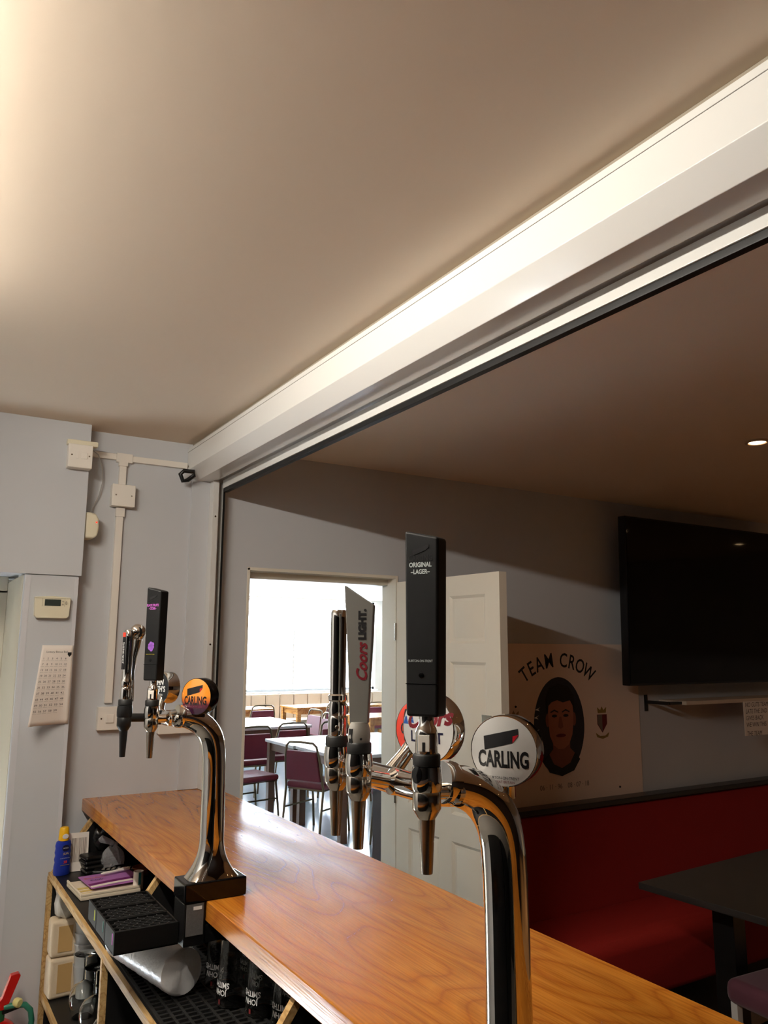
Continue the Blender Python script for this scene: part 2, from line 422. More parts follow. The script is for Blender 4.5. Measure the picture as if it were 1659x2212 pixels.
for i, y in enumerate(YS):
    y0 = yl(y)-(.014 if i == 0 else .008); y1 = y0+.015
    poly = [(.014, 0), (.5, 0), (.5, 1.05), (.142, 1.05), (.014, .875)]
    Mx = Matrix(((1, 0, 0, 0), (0, 0, 1, 0), (0, 1, 0, 0), (0, 0, 0, 1)))
    d_ = MB().prism(poly, y0, y1, Mx).build('divider', BLKSHELF, su)
    e = MB().box(-.002, .014, y0-.001, y1+.001, 0, .866)
    q = [(-.002, .866), (.014, .866), (.146, 1.047), (.13, 1.05)]
    e.prism(q, y0-.001, y1+.001, Mx)
    e.build('divider_edging', PLY, d_)
# perforated bar matting on the shelf of the second bay
mt_ = MB()
nx, ny = 14, 40
x0_, x1_, y0_, y1_ = .54, .66, 1.40, 2.21
for i in range(nx+1): mt_.box(x0_+(x1_+.26-x0_)*i/nx-.003, x0_+(x1_+.26-x0_)*i/nx+.003, y0_, y1_, .8805, .886)
for j in range(ny+1): mt_.box(x0_, x1_+.26, y0_+(y1_-y0_)*j/ny-.003, y0_+(y1_-y0_)*j/ny+.003, .8805, .885)
tag(mt_.build('bar_matting', MATMESH), 'black perforated bar matting on the shelf under the glasses', 'matting')

# ================================================================== roller shutter over the bar
sh = thing('roller_shutter', (0, 0, 0), 'white roller shutter housing along the ceiling above the bar', 'shutter')
prof = [(.965, 2.463), (.965, 2.372), (1.006, 2.331), (1.078, 2.331), (1.078, 2.345), (1.16, 2.345), (1.16, 2.463)]
MXZ = Matrix(((1, 0, 0, 0), (0, 0, 1, 0), (0, 1, 0, 0), (0, 0, 0, 1)))
MB().prism(prof, -2.6, D-.001, MXZ).build('housing', WHITE, sh, bevel=.0015)
MB().box(.9635, .9652, -2.6, D-.002, 2.4465, 2.4475).build('cover_seam', mat('seam_shadow_gap', (150, 148, 142), .6), sh)
MB().box(.985, 1.15, -2.6, D-.002, 2.463, CZ-.0005).build('mounting_strip', mat('grey_strip', (150, 140, 124), .6), sh)
MB().box(1.10, 1.125, -2.6, D-.06, 2.30, 2.335).build('bottom_slat', WHITE, sh, bevel=.002)
MB().box(1.103, 1.122, -2.6, D-.06, 2.284, 2.30).build('rubber_seal', RUBBER, sh, bevel=.002)
g = MB().box(1.062, 1.086, D-.06, D-.001, 1.101, 2.331)
g.box(1.086, 1.108, D-.012, D-.001, 1.101, 2.331); g.box(1.108, 1.114, D-.05, D-.001, 1.101, 2.331)
g.build('guide_rail', WHITE, sh, bevel=.0015)
MB().box(1.107, 1.1145, D-.055, D-.05, 1.102, 2.30).build('brush_strip', RUBBER, sh)
MB().box(.985, 1.062, D-.014, D-.001, 1.101, 2.331).build('fixing_plate', WALL, sh, bevel=.001)
for z in (2.18, 1.66, 1.32, 1.22): MB().cyl((1.074, D-.0615, z), (1.074, D-.059, z), .004, 10).build('screw', BRUSHED, sh)
MB().cyl((.9645, D-.02, 2.385), (.9625, D-.02, 2.385), .004, 10).build('screw', BRUSHED, sh)
hk = MB().tube([(.968, 3.10, 2.352), (.93, 3.105, 2.352), (.917, 3.11, 2.338), (.93, 3.115, 2.312), (.95, 3.115, 2.318), (.972, 3.105, 2.338)], .009, 10, closed=True)
hk.build('override_eye', BLACK, sh)

# ================================================================== fittings on the end wall
def screws(parent, pts, y, r=.003):
    for x, z in pts: MB().cyl((x, y, z), (x, y-.0015, z), r, 10).build('screw', BRUSHED, parent)
tk = thing('cable_trunking', (.70, D, 1.44), 'white mini trunking forming a T on the grey wall', 'trunking')
def tkb(x0, x1, z0, z1, d=.016): return MB().box(x0-.70, x1-.70, -d, 0, z0-1.44, z1-1.44)
MB().box(.702-.70-.0135, .702-.70+.0135, -.016, 0, 0, 2.152-1.44).build('vertical_run', WPLAST, tk, bevel=.0015)
tkb(.690, .717, 2.280, 2.355).build('upper_run', WPLAST, tk, bevel=.0015)
tkb(.580, .676, 2.378, 2.402).build('side_run', WPLAST, tk, bevel=.0015)
tkb(.738, .962, 2.376, 2.400).build('side_run', WPLAST, tk, bevel=.0015)
join(tkb(.676, .738, 2.37, 2.406, .019), tkb(.686, .721, 2.355, 2.372, .019)).build('tee_cover', WPLAST, tk, bevel=.0015)
tkb(.686, .72, 2.152, 2.187, .019).build('end_cover', WPLAST, tk, bevel=.0015)
jb = thing('junction_box', (.707, D, 2.19), 'square white blank junction box in the middle of the trunking', 'junction box')
MB().box(-.044, .044, -.032, 0, 0, .086).build('back_box', WPLAST, jb, bevel=.002)
MB().box(-.0445, .0445, -.041, -.032, -.0005, .0865).build('cover_plate', WPLAST, jb, bevel=.003); screws(jb, [(-.03, .043), (.03, .043)], -.041)
sw = thing('fused_switch', (.521, 3.09, 2.304), 'white fused switch on the bulkhead just below the ceiling', 'switch')
MB().box(-.042, .042, -.034, 0, 0, .088).build('back_box', WPLAST, sw, bevel=.002)
MB().box(-.043, .043, -.043, -.034, -.0005, .0885).build('cover_plate', WPLAST, sw, bevel=.003); screws(sw, [(-.031, .046), (.031, .046)], -.043)
MB().box(.002, .024, -.047, -.043, .034, .058).build('rocker', WPLAST, sw, bevel=.0015)
MB().box(-.018, -.006, -.045, -.043, .034, .06).build('fuse_carrier', WPLAST, sw, bevel=.001)
MB().box(-.047, .063, -.03, -.002, .0885, .108).build('top_trunking', CREAM, sw, bevel=.003)
wr = MB().tube([(.572, 3.12, 2.395), (.60, 3.13, 2.38), (.622, 3.15, 2.33), (.628, 3.16, 2.28), (.620, 3.165, 2.23), (.60, 3.165, 2.185), (.586, 3.15, 2.148)], .0022, 8)
tag(wr.build('grey_cable', mat('grey_cable_sheath', (170, 168, 164), .5)), 'thin grey cable looping from the fused switch to the sounder', 'cable')
al = thing('alarm_sounder', (.568, 3.13, 2.05), 'rounded white alarm sounder with red light beside the bulkhead', 'alarm')
MB().prism([(-.004, 0), (.028, 0), (.042, .012), (.047, .04), (.045, .075), (.034, .095), (.012, .1), (-.004, .1)], -.03, .045, MXZ @ TM(0, 0, 0)).build('case', CREAM, al, bevel=.008, seg=3)
MB().lathe([(.0035, 0), (.0025, .0015), (0, .002)], 10, frame((.036, -.030, .062), (0, -1, 0))).build('red_light', mat('red_led', (230, 60, 40), .3, emit=(255, 60, 40), es=1.2), al)
ss = thing('light_switch', (.708, D, 1.342), 'single white light switch low on the grey wall behind the black fruit tap', 'switch')
MB().box(-.044, .044, -.02, 0, 0, .084).build('back_box', WPLAST, ss, bevel=.002)
MB().box(-.0445, .0445, -.03, -.02, -.0005, .0845).build('cover_plate', WPLAST, ss, bevel=.003); screws(ss, [(-.031, .042), (.031, .042)], -.03)
MB().box(-.015, .015, -.034, -.03, .026, .058).build('rocker', WPLAST, ss, bevel=.0015)
so = thing('wall_socket', (.965, D, 1.318), 'white double socket on the grey wall, mostly hidden behind the farther beer tower', 'socket')
MB().box(-.073, .073, -.03, 0, 0, .086).build('back_box', WPLAST, so, bevel=.003)
MB().box(-.074, .074, -.038, -.03, -.001, .087).build('cover_plate', WPLAST, so, bevel=.003)
for x in (-.035, .035): MB().box(x-.008, x+.008, -.041, -.038, .058, .075).build('rocker', WPLAST, so, bevel=.001)
th = thing('thermostat', (.4665, 3.098, 1.749), 'cream room thermostat with dark display on the pilaster', 'thermostat')
tp = [(-.058, .008), (-.05, 0), (.05, 0), (.058, .008), (.061, .075), (.03, .077), (0, .079), (-.03, .077), (-.061, .075)]
MB().prism(tp, -.024, 0, MXZ).build('case', CREAM, th, bevel=.0025)
MB().box(-.061, .061, -.0255, -.0235, .0705, .0715).build('lid_seam', mat('seam_tan', (170, 160, 136), .6), th)
for x in (-.035, .04): MB().box(x, x+.0008, -.0252, -.0235, .042, .0715).build('lid_seam', bpy.data.materials['seam_tan'], th)
lcd = MB().box(-.027, .027, -.0256, -.0235, .044, .067).build('display', mat('lcd_grey', (54, 60, 56), .2), th)
text_mb('7:00  20.5', .011, frame((0.002, -.0258, .054), (0, -1, 0)), sx=.8).build('digits', PRINTBLK, lcd)
for x, z, r in ((.034, .061, .003), (.034, .050, .003)): MB().cyl((x, -.0235, z), (x, -.0265, z), r, 12).build('button', mat('button_grey', (168, 160, 140), .5), th)
MB().lathe([(.0035, 0), (.003, .003)], 14, frame((.046, -.0235, .056), (0, -1, 0)), sy=2).build('button', bpy.data.materials['button_grey'], th)

# lottery sheet, top taped to the pilaster, lower left corner curling forward
pp_ = thing('number_sheet', (.50, 3.092, 1.378), 'curling white sheet of numbered squares pinned on the pilaster', 'paper')
def sheet(u, v):
    x = -.055+.105*u-.05*(1-v)*(1-u); z = .275*v
    k = max(0, (1-u)*1.25-.15)*(1-v)**.8
    y = -.001-.075*k**1.3-.004*math.sin(PI*u)*(1-v)
    x += .010*k*(1-u)
    return (x, y, z)
MB().grid(14, 18, sheet).build('sheet', PAPER, pp_, solid=.0004)
ft = []
def on_sheet(u, v): 
    p = sheet(u, v); return (p[0], p[1]-.0008, p[2])
def sheet_text(s_, u, v, size):
    def fn(x, y, z): return on_sheet(u+x/.105, v+y/.275)
    return text_mb(s_, size, None, fn=fn)
num = []
n_ = 1
for row in range(10):
    for c_ in range(6):
        if n_ <= 59:
            num.append(sheet_text(str(n_), .11+.137*c_, .83-.073*row, .0095))
            num.append(sheet_text('~~~~', .11+.137*c_, .83-.073*row-.026, .005))
        n_ += 1
join(*num).build('numbers', INK, pp_)
sheet_text('Lottery Bonus Ball', .5, .915, .0095).build('heading', PRINTBLK, pp_)
cr = [(-.06, .025), (.06, .025), (.06, -.005), (0, -.035), (-.06, -.005)]
MB().add([on_sheet(.9+x, .885+y) for x, y in cr], [tuple(range(5))]).build('crest', PRINTBLK, pp_)

# ================================================================== lounge: television, poster, shelf
tv = thing('television', (4.1, 3.06, 1.455), 'large black wall-mounted television, screen switched off', 'television')
MB().box(-.72, .72, -.02, .03, 0, .925).build('casing', TVFRAME, tv, bevel=.004)
MB().box(-.711, .711, -.0225, -.0195, .012, .914).build('screen', SCREEN, tv)
MB().box(-.25, .25, .03, .119, .25, .7).build('wall_bracket', BLACK, tv)
tv.rotation_euler = (R(1.2), 0, 0)
# poster
ps = thing('poster', (3.0, D-.002, .87), 'white TEAM CROW memorial poster with an oval portrait photo', 'poster')
MB().box(-.585, .60, -.003, 0, 0, .805).build('sheet', POSTER, ps)
MB().lathe([(.176, 0), (.176, .0012)], 48, frame((-.005, -.003, .385), (0, -1, 0)), sy=1.405).build('portrait_ground', mat('print_night_blue', (34, 34, 46), .5), ps)
def flat(pts, y, mt, name, parent): return MB().prism(pts, y, y+.0006, MXZ @ TM(0, 0, 0)).build(name, mt, parent)
def ell(cx, cz, rx, rz, n=28, a0=0, a1=2*PI): return [(cx+rx*math.cos(a0+(a1-a0)*k/n), cz+rz*math.sin(a0+(a1-a0)*k/n)) for k in range(n)]
MB().prism([(-.058, .34), (-.056, .27), (-.105, .225), (-.03, .17), (.08, .18), (.115, .225), (.062, .27), (.064, .34)], -.0056, -.005, MXZ).build('neck', SKIN2, ps)
face = MB().prism([(-.080, .50), (-.086, .45), (-.084, .39), (-.076, .335), (-.052, .288), (-.02, .268), (.02, .268), (.055, .288), (.080, .335), (.090, .39), (.092, .45), (.086, .50), (.05, .53), (-.05, .53)], -.0062, -.0056, MXZ).build('face', SKIN, ps)
for x in (-.090, .097): MB().prism(ell(x, .415, .013, .034), -.006, -.0054, MXZ).build('ear', SKIN2, ps)
MB().prism([(-.094, .455), (-.098, .52), (-.07, .575), (-.01, .598), (.06, .585), (.098, .535), (.099, .455), (.088, .485), (.070, .512), (.02, .502), (-.02, .515), (-.06, .505), (-.082, .488)], -.0068, -.0062, MXZ).build('hair', PRINTDK, ps)
for x in (-.042, .038):
    MB().prism(ell(x, .435, .018, .0075), -.0066, -.0062, MXZ).build('eye', PRINTDK, face)
    MB().prism([(x-.028, .456), (x, .468), (x+.028, .456), (x+.026, .450), (x, .460), (x-.026, .450)], -.0066, -.0062, MXZ).build('eyebrow', PRINTDK, face)
MB().prism([(-.008, .43), (.006, .43), (.018, .378), (0, .368), (-.018, .378)], -.0066, -.0062, MXZ).build('nose', SKIN2, face)
MB().prism(ell(0, .335, .034, .009), -.0066, -.0062, MXZ).build('mouth', PRINTMAROON, face)
MB().prism([(-.125, .21), (-.085, .245), (-.055, .195), (0, .172), (.06, .195), (.095, .245), (.13, .21), (.085, .155), (0, .132), (-.085, .155)], -.0064, -.0060, MXZ).build('collar', PRINTBLK, ps)
for k, (x, z) in enumerate(((-.172, .47), (-.182, .43), (-.182, .36), (-.172, .32))):
    MB().prism([(x, z), (x+.035, z+.012), (x+.02, z+.004), (x+.03, z-.008)], -.0054, -.0046, MXZ).build('print_flash', PRINTWHITE, ps)
tc_ = []
word = 'TEAM CROW'; adv = [.058, .054, .062, .078, .034, .060, .060, .064, .080]; tot = sum(adv); acc = 0; rad = .40
for ch, ad_ in zip(word, adv):
    a = (acc+ad_/2-tot/2)/rad; acc += ad_
    if ch == ' ': continue
    M_ = frame((-.005+rad*math.sin(a), -.0035, .718-rad+rad*math.cos(a)), (0, -1, 0)) @ RZ(-a)
    tc_.append(text_mb(ch, .105, M_, sx=.78, bold=.0012))
join(*tc_[:4]).build('lettering', PRINTBLK, ps); join(*tc_[4:]).build('lettering', PRINTBLK, ps)
text_mb('06 · 11 · 96    08 · 07 · 18', .036, frame((.02, -.0035, .082), (0, -1, 0)), sx=.92).build('dates', PRINTGREY, ps)
for x in (-.315, .305):
    cb = MB().prism([(x-.036, .43), (x+.036, .43), (x+.036, .38), (x, .335), (x-.036, .38)], -.0044, -.003, MXZ).build('crest', PRINTMAROON, ps)
    MB().prism([(x-.034, .428), (x, .428), (x, .34), (x-.034, .382)], -.0048, -.0044, MXZ).build('crest_quarter', PRINTGREY, cb)
    MB().prism([(x-.03, .438), (x-.034, .468), (x-.012, .452), (x, .472), (x+.012, .452), (x+.034, .468), (x+.03, .438)], -.0044, -.003, MXZ).build('crest_crown', PRINTGOLD, cb)
    MB().prism([(x-.05, .335), (x-.02, .318), (x+.02, .318), (x+.05, .335), (x+.04, .312), (x, .302), (x-.04, .312)], -.0044, -.003, MXZ).build('crest_scroll', PRINTGOLD, cb)
for x, z in ((.51, .775), (.42, .045), (-.30, .49)): MB().lathe([(.006, 0), (.005, .004), (0, .005)], 10, frame((x, -.003, z), (0, -1, 0))).build('drawing_pin', PRINTBLK, ps)

# wall shelf with note below the television
ws = thing('wall_shelf', (4.3, D, 1.345), 'narrow pale shelf on black brackets under the television', 'shelf')
MB().box(-.53, .9, -.19, -.001, 0, .021).build('board', mat('pale_shelf_board', (206, 188, 168), .5), ws, bevel=.002)
for x in (-.64, .7):
    br = MB().box(x-.012, x+.012, -.006, 0, -.04, .05)
    br.box(x-.006, x+.006, -.16, 0, .002, .02)
    br.build('bracket', BLACK, ws, bevel=.001)
MB().box(-.628, -.53, -.16, -.13, .003, .018).build('support_bar', DARKTRIM, ws)
nt_ = thing('handwritten_note', (4.43, D-.192, 1.155), 'white handwritten note hanging from the edge of the shelf', 'note')
MB().box(-.165, .165, -.002, 0, 0, .195).build('sheet', PAPER, nt_)
hw = [text_mb(t_, .036, frame((-.15, -.0026, .175-.038*i-(.012 if i > 3 else 0)), (0, -1, 0)), align='LEFT', shear=.2, sx=.85) for i, t_ in enumerate(['NO GUTS TEAM', 'LATE THE 2ND', 'GIVES BACK', 'WE WIN THIS', 'THE TEAM'])]
join(*hw).build('handwriting', INK, nt_)

# fitted bench
bn = thing('fitted_bench', (2.42, 3.17, 0), 'long red upholstered bench seat fitted along the lounge wall', 'bench')
BL = 4.3
bk = MB().prism([(-.02, .0), (-.02, .845), (-.075, .845), (-.26, .44), (-.26, .0)], 0, BL, Matrix(((0, 0, 1, 0), (1, 0, 0, 0), (0, 1, 0, 0), (0, 0, 0, 1))))
bk.build('backrest', REDFAB, bn, bevel=.012, seg=3)
MB().box(0, BL, -.09, 0, .846, .876).build('top_rail', DARKTRIM, bn, bevel=.006)
st = MB().prism([(-.25, .20), (-.25, .445), (-.58, .455), (-.635, .425), (-.645, .20)], 0, BL, Matrix(((0, 0, 1, 0), (1, 0, 0, 0), (0, 1, 0, 0), (0, 0, 0, 1))))
st.build('seat_cushion', REDFAB, bn, bevel=.03, seg=4)
MB().box(0, BL, -.58, -.02, 0, .205).build('plinth', DARKTRIM, bn)
# lounge table
lt = thing('pub_table', (3.12, 2.15, 0), 'dark rectangular pub table in front of the red bench', 'table', rz=R(4))
MB().box(-.45, .60, -.27, .27, .695, .722).build('table_top', DKTABLE, lt, bevel=.004)
MB().box(-.30, -.22, -.045, .045, .03, .695).build('pedestal', BLACK, lt, bevel=.004)
MB().box(-.36, -.16, -.23, .23, .0, .035).build('foot', BLACK, lt, bevel=.006)
MB().box(.32, .40, -.045, .045, .03, .695).build('pedestal', BLACK, lt, bevel=.004)
MB().box(.26, .46, -.23, .23, .0, .035).build('foot', BLACK, lt, bevel=.006)
stl = thing('low_stool', (2.92, 1.86, 0), 'low stool with rounded aubergine seat tucked at the dark pub table', 'stool', rz=R(-3))
MB().box(-.22, .22, -.19, .19, .375, .465).build('seat', PURPLE, stl, bevel=.035, seg=4)
for x in (-.19, .19):
    for y in (-.16, .16): MB().box(x-.014, x+.014, y-.014, y+.014, 0, .385).build('leg', mat('pale_grey_leg', (206, 204, 200), .45) if 'pale_grey_leg' not in bpy.data.materials else bpy.data.materials['pale_grey_leg'], stl, bevel=.002)
# downlights in the lounge ceiling (only the nearest is in view; the rest are added for bounce)
WARM = (255, 190, 120)
DL = mat('downlight_lamp', (255, 220, 180), .4, emit=(255, 214, 160), es=14)
DLT = mat('downlight_bezel', (190, 170, 150), .3)
for i, (x, y) in enumerate(((2.915, 1.895), (4.6, 1.895), (6.0, 1.895), (2.915, .2), (4.6, .2), (6.0, .2), (2.915, -1.5), (4.6, -1.5))):
    lab = 'lit recessed downlight in the lounge ceiling near the television' if i == 0 else ['', 'added unseen downlight second nearest the lounge back wall, right of the lit one in view', 'rightmost added unseen downlight nearest the lounge back wall', 'added unseen downlight in the middle row of the lounge ceiling, nearest the shutter', 'added unseen downlight at the centre of the middle row of the lounge ceiling', 'rightmost added unseen downlight in the middle row of the lounge ceiling', 'added unseen downlight in the front row of the lounge ceiling, nearest the shutter', 'added unseen downlight in the front row of the lounge ceiling, farthest from the shutter'][i]
    dl = thing('downlight', (x, y, CZ), lab, 'downlight', group='lounge downlights')
    MB().lathe([(.047, -.0005), (.047, -.006), (.036, -.008), (.033, -.0045)], 24).build('bezel', DLT, dl)
    MB().lathe([(.034, -.003), (.03, -.006), (0, -.0075)], 24).build('lamp', DL, dl)
    li = bpy.data.lights.new('downlight_beam', 'SPOT'); li.energy = SPOT*.08 if y > 1 else SPOT; li.color = (1, .72, .34); li.spot_size = R(64); li.spot_blend = .7; li.shadow_soft_size = .03
    lo = bpy.data.objects.new('downlight_beam', li); COL.objects.link(lo); lo.parent = dl; lo.location = (0, 0, -.012)

# fluorescent batten over the bar (just out of frame, left)
TUBEM = mat('lit_tube', (255, 250, 240), .4, emit=(255, 247, 234), es=TUBE)
for y_, lab in ((1.35, 'fluorescent batten on the ceiling above the beer taps'),):
    fl = thing('fluorescent_batten', (-.19, y_, CZ), lab, 'light')
    MB().box(-.03, .03, -.72, .72, -.010, -.0005).build('housing', WHITE, fl, bevel=.003)
    MB().cyl((0, -.68, -.024), (0, .68, -.024), .012, 12).build('tube', TUBEM, fl)
    for y in (-.70, .69): MB().box(-.015, .015, y, y+.012, -.038, -.010).build('lamp_holder', WPLAST, fl)
# unseen black cabinets, added so the chrome has something dark to reflect
DKCAB = mat('reflection_cabinet_black', (22, 22, 23), .35)
for k, (x0, x1, y0, y1, lab) in enumerate(((-1.14, -.72, -2.6, -.75, 'unseen black cabinet behind the camera, added for chrome reflections'), (-1.14, -.72, -.55, 1.35, 'unseen black cabinet beside the camera, added for chrome reflections'), (-.65, .45, -3.13, -2.75, 'unseen black cabinet at the near end of the bar, added for chrome reflections'))):
    bb = thing('reflection_cabinet', ((x0+x1)/2, (y0+y1)/2, 0), lab, 'cabinet', group='added reflection cabinets')
    hx_, hy_ = (x1-x0)/2, (y1-y0)/2
    MB().box(-hx_, hx_, -hy_, hy_, 0, .92).build('base_unit', DKCAB, bb, bevel=.004)
    MB().box(-hx_, hx_*.2, -hy_, hy_, 1.3, 2.1).build('wall_unit', DKCAB, bb, bevel=.004)
    MB().box(-hx_-.005, hx_+.01, -hy_, hy_, .92, .955).build('counter', BARWOOD, bb, bevel=.003)
#PART2
# ================================================================== beer towers
def bw(mb, name, mt, parent, root, **k):
    """build from world coordinates under a root that only carries a location"""
    o = root.location
    mb.v = [(x-o.x, y-o.y, z-o.z) for x, y, z in mb.v]
    return mb.build(name, mt, parent, **k)
def nvec(deg): return Vector((-math.sin(R(deg)), -math.cos(R(deg)), 0))
def tower(cx, cy, label):
    t = thing('beer_tower', (cx, cy, 1.10), label, 'beer tower')
    y0, y1 = cy-.04, cy+.04
    xo = cx-.653
    p = MB().box(.582+xo, .725+xo, y0, y1, 1.1005, 1.141)
    bw(p, 'base_block', BLACKG, t, t, bevel=.004, seg=3)
    cl = bw(MB().box(.584+xo, .632+xo, y0+.003, y1-.003, 1.012, 1.1), 'clamp', BLACK, t, t, bevel=.003)
    bw(MB().box(.60+xo, .70+xo, y0+.006, y1-.006, 1.012, 1.05), 'clamp_jaw', BLACK, t, t, bevel=.006)
    pl = bw(MB().box(.589+xo, .627+xo, y0+.0015, y0+.0032, 1.034, 1.098), 'rating_plate', LABELGREY, cl, t)
    bw(MB().box(.604+xo, .623+xo, y0+.0008, y0+.0016, 1.086, 1.093), 'plate_sticker', PRINTWHITE, cl, t)
    # flared foot
    f = MB(); rings = []
    seg = 32
    for i in range(15):
        u = i/14; z = 1.1412+.085*u
        w = (1-u)**2.4
        hx = .0275+.030*w; hy = .0275+.010*w; ox = .656-.003*(1-w)+xo-.0015*w
        e = 2+2.2*w
        for k in range(seg):
            a = 2*PI*k/seg; c, s_ = math.cos(a), math.sin(a)
            rings.append((ox+hx*math.copysign(abs(c)**(2/e), c), cy+hy*math.copysign(abs(s_)**(2/e), s_), z))
    fs = [(i*seg+k, i*seg+(k+1) % seg, (i+1)*seg+(k+1) % seg, (i+1)*seg+k) for i in range(14) for k in range(seg)]
    fs.append(tuple(range(seg)))
    f.add(rings, fs); bw(f, 'foot', CHROME, t, t)
    pts = [(.653, 1.224, .0275), (.6525, 1.28, .027), (.652, 1.34, .0268), (.6505, 1.39, .0268), (.648, 1.42, .0272), (.642, 1.443, .0274), (.632, 1.460, .027), (.618, 1.474, .0262), (.602, 1.484, .0252), (.586, 1.490, .0242), (.568, 1.494, .0232)]
    P = []
    for i in range(len(pts)-1):       # refine with Catmull-Rom
        p0, p1, p2, p3 = pts[max(i-1, 0)], pts[i], pts[i+1], pts[min(i+2, len(pts)-1)]
        for k in range(4):
            u = k/4
            P.append(tuple(.5*((2*p1[j])+(-p0[j]+p2[j])*u+(2*p0[j]-5*p1[j]+4*p2[j]-p3[j])*u*u+(-p0[j]+3*p1[j]-3*p2[j]+p3[j])*u**3) for j in range(3)))
    P.append(pts[-1])
    bw(MB().tube([(x+xo, cy, z) for x, z, r in P], [r for x, z, r in P], 32), 'column', CHROME, t, t, smooth=60)
    bw(MB().lathe([(.0205, -.004), (.0255, 0), (.0262, .01), (.024, .016), (.0, .0165)], 28, frame((.572+xo, cy, 1.4935), (-1, 0, .2))), 'end_collar', CHROME, t, t)
    return t
def tap(t, x, y, zr, hdr, black=False, stalk=True, cap=None, plate=None):
    """tap hanging at (x, y): bulb, black ring, lower collar, nozzle, stem to the header point hdr"""
    dz = zr-1.527
    cm = BLACK if black else CHROME; nm = BLACK if black else BRUSHED
    M = TM(x, y, dz)
    b = bw(MB().lathe([(.0158, 1.4942), (.0170, 1.497), (.0175, 1.506), (.0172, 1.513), (.0160, 1.5205)], 28, M), 'tap_body', cm, t, t)
    bw(MB().lathe([(.0090, 1.4640), (.0108, 1.4665), (.0150, 1.4735), (.0160, 1.4755), (.0160, 1.4930), (.0152, 1.4942)], 28, M), 'lower_collar', cm if black else STEEL, b, t)
    bw(MB().lathe([(.0142, 1.5205), (.0156, 1.522), (.0156, 1.5325), (.0145, 1.534)], 28, M), 'tap_ring', RUBBER, b, t)
    bw(MB().lathe([(.0062, 1.407), (.0064, 1.408), (.0092, 1.460), (.0092, 1.4655)], 24, M), 'nozzle', nm, b, t)
    if stalk: bw(MB().lathe([(.0125, 1.534), (.0128, 1.536), (.0128, 1.556), (.0112, 1.562), (.0085, 1.566), (.0085, 1.576)], 24, M), 'tap_stalk', CHROME, b, t)
    if plate is not None:
        pn_ = nvec(plate); PM = frame(Vector((x, y, 1.5465+dz))+pn_*.0118, pn_)
        kp_ = bw(MB().box(-.0066, .0066, -.009, .009, -.004, .0016, PM), 'slot_plate', WPLAST, b, t, bevel=.0006)
        bw(MB().box(-.0016, .0016, -.009, .001, .0014, .0019, PM), 'slot', PRINTBLK, b, t)
    sz = 1.493+dz
    a = Vector((x, y, sz)); h = Vector(hdr); d = (h-a).normalized()
    st_ = MB().lathe([(.0105, .008), (.0095, .018), (.0095, (h-a).length-.018), (.0165, (h-a).length-.012), (.0165, (h-a).length-.003), (.012, (h-a).length)], 24, frame(a, d))
    bw(st_, 'stem', cm if black else CHROME, b, t)
    if cap: bw(MB().lathe([(.0072, -.003), (.0070, .0012), (.0, .0018)], 20, frame(a-d*.0160+Vector((0, 0, .018)), -d), sy=1.3), 'stem_cap', cap, b, t)
    return b
def handle_box(t, x, y, z0, H, ang, tag_text, accent, small, extra):
    """tall black pump-clip handle: tapered block, slanted top; faces nvec(ang)"""
    n = nvec(ang); M = frame(Vector((x, y, z0))+n*.0135, n)
    wb, wt, d, sl = .0195, .0215, .027, .0095
    fr_ = [(-wb, 0), (wb, 0), (wt, H-sl), (-wt, H)]
    h = bw(MB().prism(fr_, -d, 0, M), 'tap_handle', BLACKM, t, t, bevel=.0035, seg=3)
    z_ = .0003
    tm = lambda s_, fy, size, mt, nm, sx=.78, bold=.0002: bw(text_mb(s_, size, M @ TM(-.001, H*fy, z_), sx=sx, bold=bold), nm, mt, h, t)
    tm(tag_text[0], .80 if small else .805, .0075, accent, 'lettering', sx=.72 if small else .82)
    tm(tag_text[1], .765 if small else .767, .0075, accent, 'lettering', sx=.78)
    fl_ = [(-.011, .885), (.010, .915), (.010, .90), (.006, .885), (-.010, .858)]
    bw(MB().prism([(a, b*H) for a, b in fl_], 0, .0006, M), 'embossed_flag', EMB, h, t)
    tm('CARLING', .842, .0095, EMB, 'embossed_lettering')
    extra(h, M, H, tm)
    bw(MB().lathe([(.0032, 0), (.0032, .0005), (.002, .0008)], 14, M @ TM(.0, H*.215, 0)), 'fixing_hole', BLACKG, h, t)
    bw(MB().box(-.0196, .0196, H*.17-.0004, H*.17+.0004, -.001, .0003, M), 'seam_line', BLACKG, h, t)
    return h
def dome(r, hgt): return lambda x, y, z: (x, y, hgt*(1-(x*x+y*y)/(r*r))+.0005+z)
def badge(t, c, ang, r, face_mat, body_mat=CHROME, depth=.036, hgt=.0045, foot=None, tilt=0):
    n = nvec(ang); n = (n+Vector((0, 0, tilt))).normalized(); M = frame(c, n)
    b = bw(MB().lathe([(r*.72, -depth), (r*.96, -depth*.92), (r, -depth*.78), (r, -.002), (r*.985, .0005), (r*.95, .0002)], 48, M), 'badge', body_mat, t, t)
    prof_ = [(r*.975*k/8, hgt*(1-(k/8)**2)+.0002) for k in range(8, -1, -1)]
    bw(MB().lathe(prof_, 48, M), 'badge_face', face_mat, b, t)
    if foot:
        a = Vector(c)-n*depth*.5; f_ = Vector(foot)
        bw(MB().tube([f_, f_*.6+a*.4, a], [.012, .010, .016], 16), 'badge_stalk', CHROME, b, t)
    return b, M, dome(r*.975, hgt)
def face_text(b, t, M, fn, s_, x, y, size, mt, sx=1, bold=0, nm='lettering', rot=0, shear=0):
    ca, sa = math.cos(rot), math.sin(rot)
    g = lambda px, py, pz: fn(x+px*ca-py*sa, y+px*sa+py*ca, pz)
    return bw(text_mb(s_, size, M, sx=sx, bold=bold, fn=g, shear=shear), nm, mt, b, t)
